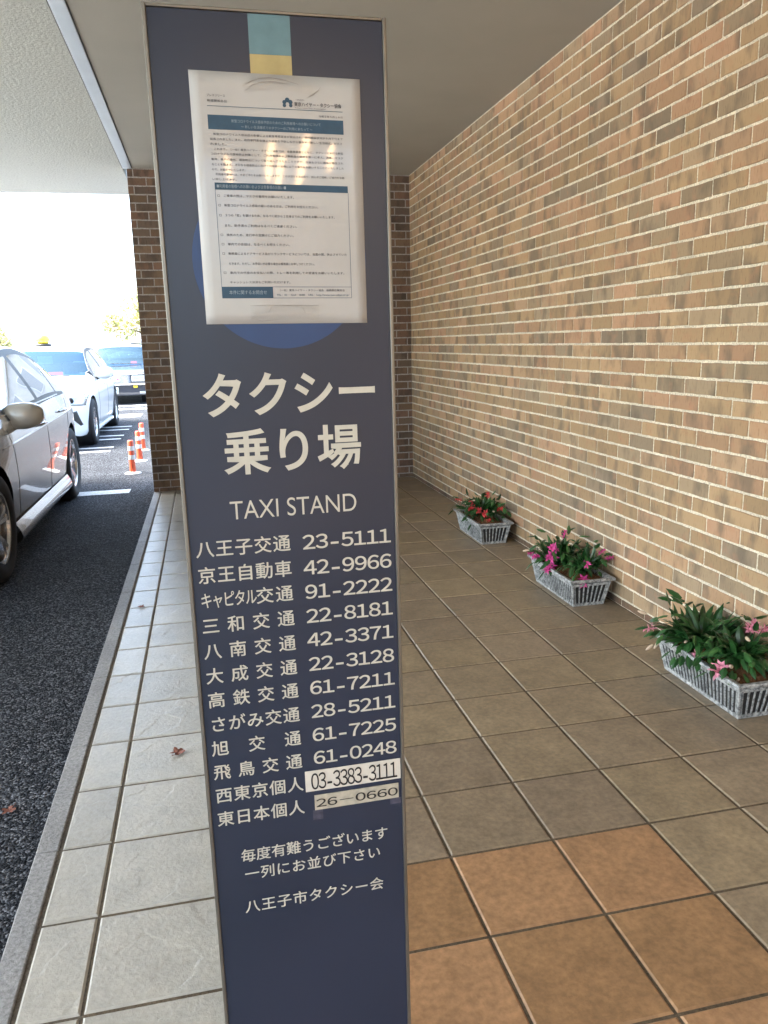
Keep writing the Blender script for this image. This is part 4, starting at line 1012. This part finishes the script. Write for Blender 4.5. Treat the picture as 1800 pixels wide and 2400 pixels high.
# ------------------------------------------------------------------ lane delineators
def delineator(loc):
    root = empty('lane_post', loc); h = 0.375
    q = MB(); q.lathe([(0.0, 0.0), (0.09, 0.0), (0.09, 0.006), (0.06, 0.014), (0.045, 0.02), (0.0, 0.02)], 28); q.build('base', M['white_band'], root, smooth=True)
    q = MB(); q.lathe([(0.0, 0.02), (0.036, 0.02), (0.034, 0.05), (0.032, h - 0.012), (0.025, h), (0.0, h)], 24); po = q.build('post', M['orange_post'], root, smooth=True)
    for z in (0.185, 0.285):
        q = MB(); q.lathe([(0.0336, z - 0.025), (0.0350, z - 0.024), (0.0350, z + 0.024), (0.0336, z + 0.025)], 24); q.build('reflective_band', M['white_band'], root)
    return root
d1 = delineator((-1.425, 7.28, RZ)); tag(d1, 'orange lane post with white bands, nearest of the three beside the end wall', 'lane post', 'orange lane posts by the kerb')
for x, y, lb_ in ((-1.42, 8.26, 'orange lane post with white bands, middle of the three beside the end wall'), (-1.455, 9.32, 'orange lane post with white bands, farthest of the three beside the end wall')):
    d = copy_tree(d1); d.location = (x, y, RZ); d['label'] = lb_

# ------------------------------------------------------------------ planters
def make_planter(loc):
    root = empty('planter', loc)         # local: x across (towards the wall), y along, from near end to far end
    LB, WB, LT, WT, H = 0.46, 0.165, 0.52, 0.215, 0.145
    def sec(t): return (WB + (WT - WB) * t) / 2, (LB + (LT - LB) * t) / 2
    q = MB()
    for (ax, ay, az), (bx_, by_, bz) in (((*sec(0), 0.006), (*sec(0.94), H - 0.012)),):
        o_ = [(-ax, -ay, az), (ax, -ay, az), (ax, ay, az), (-ax, ay, az), (-bx_, -by_, bz), (bx_, -by_, bz), (bx_, by_, bz), (-bx_, by_, bz)]
        q.add(o_, [(0, 3, 2, 1), (0, 1, 5, 4), (1, 2, 6, 5), (2, 3, 7, 6), (3, 0, 4, 7)])
    q.build('trough', M['zinc_dark'], root)
    q = MB()
    def rib(p0, p1, nrm, wd, th=0.0042):
        p0, p1, nrm = Vector(p0), Vector(p1), Vector(nrm); d = (p1 - p0).normalized(); s_ = d.cross(nrm).normalized() * wd / 2; n_ = nrm * th
        j0 = random.uniform(0.75, 1.25)
        q.add([p0 - s_, p0 + s_, p1 + s_ * j0, p1 - s_ * j0, p0 - s_ * .6 + n_, p0 + s_ * .6 + n_, p1 + s_ * .6 * j0 + n_, p1 - s_ * .6 * j0 + n_],
              [(4, 5, 6, 7), (0, 1, 5, 4), (1, 2, 6, 5), (2, 3, 7, 6), (3, 0, 4, 7)])
    (ax, ay), (bx_, by_) = sec(0.02), sec(0.92)
    nl, ns = 22, 8
    for sgn in (-1, 1):
        for i in range(nl):
            f = (i + 0.5) / nl * 2 - 1
            rib((sgn * ax, f * ay, 0.012), (sgn * bx_, f * by_, H - 0.018), (sgn, 0, -0.15), 0.0078)
        for i in range(ns):
            f = (i + 0.5) / ns * 2 - 1
            rib((f * ax, sgn * ay, 0.012), (f * bx_, sgn * by_, H - 0.018), (0, sgn, -0.15), 0.0078)
    for sx in (-1, 1):
        for sy in (-1, 1): q.tube([(sx * ax, sy * ay, 0.004), (sx * bx_, sy * by_, H - 0.015)], 0.007, 6)
    for z, (a_, b_), hh in ((0.007, sec(0.05), 0.008), (H - 0.024, sec(0.86), 0.007)):
        for sgn in (-1, 1):
            q.box(-a_ - 0.004, a_ + 0.004, sgn * b_ - 0.005, sgn * b_ + 0.005, z - hh, z + hh, 0.002)
            q.box(sgn * a_ - 0.005, sgn * a_ + 0.005, -b_ + 0.0055, b_ - 0.0055, z - hh + 0.0005, z + hh - 0.0005, 0.002)
    q.build('ribs', M['galv'], root)
    q = MB()       # flared rim
    prof = [(-0.010, H - 0.022), (-0.002, H - 0.014), (0.016, H - 0.008), (0.020, H + 0.001), (0.016, H + 0.007), (0.004, H + 0.006), (-0.008, H + 0.002), (-0.014, H - 0.008)]
    A, B = WT / 2, LT / 2; ring = []
    for sx, sy in ((-1, -1), (1, -1), (1, 1), (-1, 1)):
        for o_, z in prof: ring.append((sx * (A + o_), sy * (B + o_), z))
    n = len(prof); fs_ = []
    for c in range(4):
        d = (c + 1) % 4
        for k in range(n): fs_.append((c * n + k, d * n + k, d * n + (k + 1) % n, c * n + (k + 1) % n))
    q.add(ring, fs_); rim_ = q.build('rim', M['galv'], root); fix_normals(rim_)
    q = MB(); nx2, ny2 = 14, 34; rnd = random.Random(3)     # fibre mulch
    hs = {}
    for j in range(ny2 + 1):
        for i in range(nx2 + 1):
            u, v = i / nx2 * 2 - 1, j / ny2 * 2 - 1
            z = H - 0.02 + 0.028 * (1 - u * u) * (1 - v ** 4) + rnd.uniform(-0.004, 0.005); hs[(i, j)] = (u * (A - 0.012), v * (B - 0.012), z)
    for j in range(ny2):
        for i in range(nx2): q.quad(hs[(i, j)], hs[(i + 1, j)], hs[(i + 1, j + 1)], hs[(i, j + 1)])
    for k in range(700):
        u, v = rnd.uniform(-0.98, 0.98), rnd.uniform(-0.98, 0.98); a = rnd.uniform(0, 6.3); l = rnd.uniform(0.012, 0.035)
        z = H - 0.017 + 0.028 * (1 - u * u) * (1 - v ** 4)
        p0 = Vector((u * (A - 0.014), v * (B - 0.014), z)); d = Vector((math.cos(a), math.sin(a), rnd.uniform(0.0, 0.5))) * l; s_ = Vector((-math.sin(a), math.cos(a), 0)) * 0.0008
        mid = p0 + d * 0.5 + Vector((0, 0, rnd.uniform(0.001, 0.006)))
        q.add([p0 - s_, p0 + s_, mid + s_, mid - s_, p0 + d], [(0, 1, 2, 3), (3, 2, 4)])
    q.build('mulch', M['coir'], root)
    return root
PL = [(1.335, 0.463 + 0.245, 'nearest planter of white ribbed metal, cut by the right edge'), (1.318, 1.758 + 0.235, 'middle planter of white ribbed metal, between the other two along the wall'),
      (1.300, 3.096 + 0.235, 'farthest planter of white ribbed metal, next to the end of the brick wall')]
p0 = make_planter((PL[0][0], PL[0][1], 0.001)); tag(p0, PL[0][2], 'planter', 'planters along the brick wall')
for x, y, lb_ in PL[1:]:
    c = copy_tree(p0); c.location = (x, y, 0.001); c['label'] = lb_

def leaf_blade(q, base, az, el, ln, wd, droop, rnd, green):
    n = 6; q.col = green
    d = Vector((math.cos(az) * math.cos(el), math.sin(az) * math.cos(el), math.sin(el))); p = Vector(base); side = Vector((-math.sin(az), math.cos(az), 0))
    tw = rnd.uniform(-0.6, 0.6); vs = []
    for i in range(n + 1):
        t = i / n
        wv = wd * (math.sin(math.pi * min(1.0, 0.10 + t * 0.9)) ** 0.8) * (1 - 0.25 * t) * (1 + 0.10 * (-1) ** i) if i < n else 0.0006
        up_ = side.cross(d).normalized(); s_ = (side * math.cos(tw) + up_ * math.sin(tw)) * wv / 2
        fold = -up_ * wv * 0.16
        vs += [p - s_ - fold, p + Vector((0, 0, 0)), p + s_ - fold]
        p = p + d * (ln / n); d = (d + Vector((0, 0, -droop / n)) + Vector((rnd.uniform(-.04, .04), rnd.uniform(-.04, .04), 0))).normalized()
    q.add(vs, [f for i in range(n) for f in ((i * 3, i * 3 + 1, i * 3 + 4, i * 3 + 3), (i * 3 + 1, i * 3 + 2, i * 3 + 5, i * 3 + 4))])
    return p, d
def flower(root, p, d, mat, rnd, size=1.0):
    q = MB(); d = Vector(d).normalized(); a = d.orthogonal().normalized(); b = d.cross(a)
    for tier, (off_, ln, opn, k) in enumerate(((0.0, 0.026, 1.15, 7), (0.014, 0.026, 0.85, 7), (0.026, 0.030, 0.5, 6))):
        for i in range(k):
            an = 2 * math.pi * i / k + tier * 0.5 + rnd.uniform(-.2, .2); o_ = opn + rnd.uniform(-.2, .2)
            rad = a * math.cos(an) + b * math.sin(an); dirn = d * math.cos(o_) + rad * math.sin(o_); s_ = dirn.cross(d).normalized() * 0.0055 * size
            c = p + d * off_ * size; l = ln * size * rnd.uniform(.8, 1.2); m_ = c + dirn * l * 0.55; t_ = c + dirn * l + rad * 0.004 - d * 0.005
            q.add([c, m_ - s_, m_ + s_, t_, m_ + d * 0.0015], [(0, 1, 4), (0, 4, 2), (1, 3, 4), (4, 3, 2)])
    q.tube([p - d * 0.012 * size, p + d * 0.034 * size], [0.003 * size, 0.0045 * size], 6)
    q.build('flower', M[mat], root)
def bud(root, p, d, rnd, s=1.0, mat='bud'):
    q = MB(); d = Vector(d).normalized()
    q.tube([p, p + d * 0.010 * s, p + d * 0.024 * s, p + d * 0.036 * s, p + d * 0.042 * s], [0.003 * s, 0.007 * s, 0.0075 * s, 0.004 * s, 0.0008], 8); q.build('bud', M[mat], root, smooth=True)
def plant(loc, seed, nleaf, rad, flowers, buds, mat, label, hscale=1.0, rx=1.0, ry=1.0):
    rnd = random.Random(seed); root = empty('cactus_plant', loc); tag(root, label, 'plant', 'flowering plants in the planters')
    q = MB(); tips = []
    for k in range(int(nleaf * 1.45)):
        az = rnd.uniform(0, 2 * math.pi); f = rnd.random(); el = R(12 + 68 * f ** 0.9)
        r0 = rad * 0.6 * rnd.random()
        base_ = (math.cos(az) * r0 * rx, math.sin(az) * r0 * ry, rnd.uniform(0, 0.03))
        ln = rnd.uniform(0.085, 0.135) * hscale * (1.0 if f > 0.3 else 0.9); g = rnd.random()
        green = (0.014 + 0.026 * g * g, 0.048 + 0.06 * g, 0.013 + 0.013 * g)
        azz = math.atan2(math.sin(az) * ry, math.cos(az) * rx)
        tip, dd = leaf_blade(q, base_, azz, el, ln, rnd.uniform(0.024, 0.042), rnd.uniform(0.6, 2.1), rnd, green)
        tips.append((tip, dd, az, el))
        if rnd.random() < 0.5:      # second joint of the flattened stem
            tip2, d2 = leaf_blade(q, tip - dd * 0.006, azz + rnd.uniform(-.6, .6), max(-0.5, math.asin(max(-1, min(1, dd.z))) + rnd.uniform(-.5, .5)), ln * 0.5, rnd.uniform(0.020, 0.034), rnd.uniform(.3, 1.2), rnd, green); tips.append((tip2, d2, az, el))
    q.build('foliage', M['leaf'], root, colors=True)
    for pos, dirn, sc in flowers: flower(root, Vector(pos), dirn, mat, rnd, sc)
    for pos, dirn, sc in buds: bud(root, Vector(pos), dirn, rnd, sc)
    return root
Z0 = 0.155
# positions relative to each plant's foot; -x faces the lane, -y faces the viewer
x0, y0 = PL[2][0], PL[2][1]
plant((x0 + 0.01, y0 + 0.03, Z0), 11, 95, 0.16, [((-0.10, 0.17, 0.07), (-.8, .4, .3), 1.0), ((0.05, 0.03, 0.115), (.1, -.3, 1), 0.9), ((-0.075, -0.03, 0.05), (-.7, -.5, .1), 1.1), ((-0.05, -0.08, 0.045), (-.6, -.7, .1), 1.1), ((-0.02, -0.13, 0.035), (-.5, -.8, 0), 1.1), ((0.07, -0.13, 0.06), (.2, -.9, .2), 1.0), ((-0.02, -0.2, -0.0), (-.3, -.6, -.6), 1.0), ((-0.07, 0.03, 0.075), (-.7, -.3, .3), 0.9)], [((0.02, -0.16, 0.05), (0, -1, .1), 0.8)], 'petal_red', 'dark green plant with coral red flowers in the farthest planter', 1.0, 1.0, 1.35)
x0, y0 = PL[1][0], PL[1][1]
plant((x0 - 0.005, y0 + 0.11, Z0), 22, 85, 0.13, [((-0.10, 0.12, 0.02), (-.8, .3, -.2), 0.9), ((0.03, 0.02, 0.125), (.2, -.2, 1), 0.9), ((-0.07, -0.08, 0.09), (-.5, -.7, .3), 1.35), ((-0.085, -0.09, 0.05), (-.6, -.7, 0), 1.45), ((-0.10, -0.11, 0.01), (-.6, -.6, -.4), 1.3), ((-0.11, 0.03, 0.03), (-.9, -.1, -.2), 1.0)], [((-0.12, 0.14, 0.03), (-.9, .2, -.1), 1.0)], 'petal_magenta', 'large leafy plant with magenta flowers at the far side of the middle planter', 1.08, 1.1, 1.2)
plant((x0 + 0.035, y0 - 0.12, Z0 + 0.005), 23, 45, 0.09, [((-0.03, -0.07, 0.05), (-.3, -.8, .3), 0.9), ((-0.06, -0.10, -0.015), (-.4, -.8, -.4), 1.25), ((0.07, -0.02, 0.09), (.5, -.4, .6), 0.8), ((0.09, -0.06, 0.07), (.6, -.5, .3), 0.8)], [], 'petal_magenta', 'smaller plant with magenta flowers at the near side of the middle planter', 0.85)
x0, y0 = PL[0][0], PL[0][1]
plant((x0 - 0.005, y0 + 0.12, Z0), 34, 105, 0.14, [((-0.14, 0.12, 0.03), (-.9, .3, -.1), 1.0), ((-0.085, -0.10, 0.0), (-.5, -.8, -.2), 0.9)], [((-0.15, 0.16, 0.08), (-.9, .3, .3), 1.0), ((-0.15, 0.06, -0.005), (-.7, -.3, -.5), 1.0), ((-0.16, 0.09, -0.03), (-.8, 0, -.5), 0.9), ((-0.09, 0.03, 0.10), (-.8, -.3, .3), 1.0), ((-0.09, -0.04, 0.03), (-.8, -.5, 0), 0.7)], 'petal_pink', 'broad leafy plant with cream buds at the far side of the nearest planter', 1.15, 1.1, 1.2)
plant((x0 + 0.02, y0 - 0.08, Z0 + 0.005), 35, 60, 0.10, [((-0.11, -0.05, 0.005), (-.8, -.5, -.2), 1.4), ((0.055, 0.02, 0.105), (0, -.5, .8), 1.2), ((0.03, -0.16, 0.03), (.1, -.9, .1), 1.2), ((0.09, 0.0, 0.10), (.3, -.6, .5), 1.1)], [((-0.09, -0.08, 0.01), (-.6, -.6, .5), 1.0), ((-0.08, -0.11, -0.02), (-.6, -.5, -.6), 1.0), ((0.0, -0.03, 0.10), (-.3, -.9, 0), 1.0)], 'petal_pink', 'plant with pale pink open flowers at the near side of the nearest planter', 1.0)

# ------------------------------------------------------------------ fallen leaves
def dry_leaf(loc, rz, s, label):
    rnd = random.Random(int(s * 1000) + int(rz * 10)); q = MB(); pts = []
    for k in range(20):
        a = 2 * math.pi * k / 20; r_ = s * (0.55 + 0.45 * abs(math.cos(2.5 * a))) * rnd.uniform(.85, 1.1)
        pts.append((r_ * math.cos(a), r_ * math.sin(a), 0.003 + 0.35 * r_ * abs(math.sin(a * 1.5)) * rnd.uniform(.6, 1.1)))
    c = (0, 0, 0.002); q.add([c] + pts, [(0, 1 + k, 1 + (k + 1) % 20) for k in range(20)])
    q.tube([(0, 0, 0.003), (-s * 0.6, -s * 0.2, 0.004), (-s * 1.3, -s * 0.3, 0.01)], 0.0012, 5)
    o_ = q.build('fallen_leaf', M['dry_leaf']); o_.location = loc; o_.rotation_euler = (0, 0, rz)
    tag(o_, label, 'leaf', 'dry fallen leaves')
dry_leaf((-0.745, 0.76, 0.001), 0.8, 0.027, 'crumpled brown leaf on the pale tile beside the taxi sign')
dry_leaf((-0.985, 2.40, 0.001), 2.2, 0.020, 'small dry leaf on the narrow border tiles by the kerb')
dry_leaf((-1.245, 0.56, RZ + 0.002), 4.0, 0.024, 'reddish dry leaf lying on the asphalt at the left edge')

# ------------------------------------------------------------------ far background: trees and buildings beyond the taxi lane
def tree(loc, h, cr, seed, label, hue):
    rnd = random.Random(seed); root = empty('street_tree', loc); tag(root, label, 'tree', 'trees beyond the taxi lane')
    q = MB(); q.tube([(0, 0, 0), (0.05, 0.02, h * 0.3), (0.0, 0.05, h * 0.62)], [0.13, 0.10, 0.05], 10)
    limbs = []
    for k in range(9):
        a = rnd.uniform(0, 6.28); e = rnd.uniform(.3, 1.1); b = Vector((0.02, 0.03, h * rnd.uniform(.25, .6))); t_ = b + Vector((math.cos(a) * math.cos(e), math.sin(a) * math.cos(e), math.sin(e))) * cr * rnd.uniform(.7, 1.1)
        q.tube([b, (b + t_) / 2 + Vector((0, 0, 0.1)), t_], [0.05, 0.03, 0.012], 6); limbs.append(t_)
    q.build('trunk', M['bark'], root)
    q = MB(); ctr = Vector((0, 0, h * 0.68)); cl = [ctr] + limbs + [ctr + Vector((rnd.gauss(0, .5) * cr, rnd.gauss(0, .5) * cr, rnd.gauss(0, .4) * cr)) for _ in range(10)]
    for c in cl:
        g = rnd.uniform(.7, 1.3); rc = cr * rnd.uniform(.25, .48)
        for k in range(230):
            d = Vector((rnd.gauss(0, 1), rnd.gauss(0, 1), rnd.gauss(0, .8))).normalized() * rc * rnd.random() ** .45; p_ = c + d
            a = Vector((rnd.gauss(0, 1), rnd.gauss(0, 1), rnd.gauss(0, 1))).normalized(); b = a.orthogonal().normalized(); s_ = rnd.uniform(.05, .10)
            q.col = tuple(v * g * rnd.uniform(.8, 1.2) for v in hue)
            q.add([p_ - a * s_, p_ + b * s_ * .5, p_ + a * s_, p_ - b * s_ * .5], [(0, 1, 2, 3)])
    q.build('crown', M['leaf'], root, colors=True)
tree((-2.35, 28.5, RZ), 3.6, 1.1, 5, 'yellow green tree, paled as by glare, just beyond the dark taxi, half hidden by the end wall', (0.50, 0.48, 0.22))  # crown hue lifted pale, glare over the distance put into the colour
tree((-8.6, 31, RZ), 2.6, 0.9, 6, 'low yellow green tree, paled as by glare, at the left edge beyond the silver car', (0.50, 0.49, 0.24))
def building(loc, wx, dy, h, label, nfl, nw):
    root = empty('distant_building', loc); tag(root, label, 'building', 'buildings beyond the car park')
    q = MB(); q.box(-wx / 2, wx / 2, 0, dy, -0.02, h); q.box(-wx / 2 - 0.2, wx / 2 + 0.2, -0.2, dy + 0.2, h, h + 0.35, 0.03); q.build('wall', M['pale_wall'], root)
    for f in range(nfl):
        for k in range(nw):
            cx = -wx / 2 + wx * (k + 0.5) / nw; z = h * (f + 0.3) / nfl; ww, hh = wx / nw * 0.5, h / nfl * 0.45
            q = MB(); q.box(cx - ww / 2 - .06, cx + ww / 2 + .06, -0.05, 0.04, z - .06, z + hh + .06); fr = q.build('window', M['white_band'], root)
            q = MB(); q.box(cx - ww / 2, cx + ww / 2, -0.06, -0.02, z, z + hh); q.build('pane', M['win_washed'], fr)
building((-24, 78, RZ), 22, 10, 3.2, 'long low pale building far beyond the taxis', 1, 7)
building((-8, 95, RZ), 14, 10, 3.4, 'smaller pale building behind the white taxi', 1, 5)
building((3.2, 30, RZ), 8.5, 14, 7.0, 'pale two storey building beyond the end wall', 2, 4)
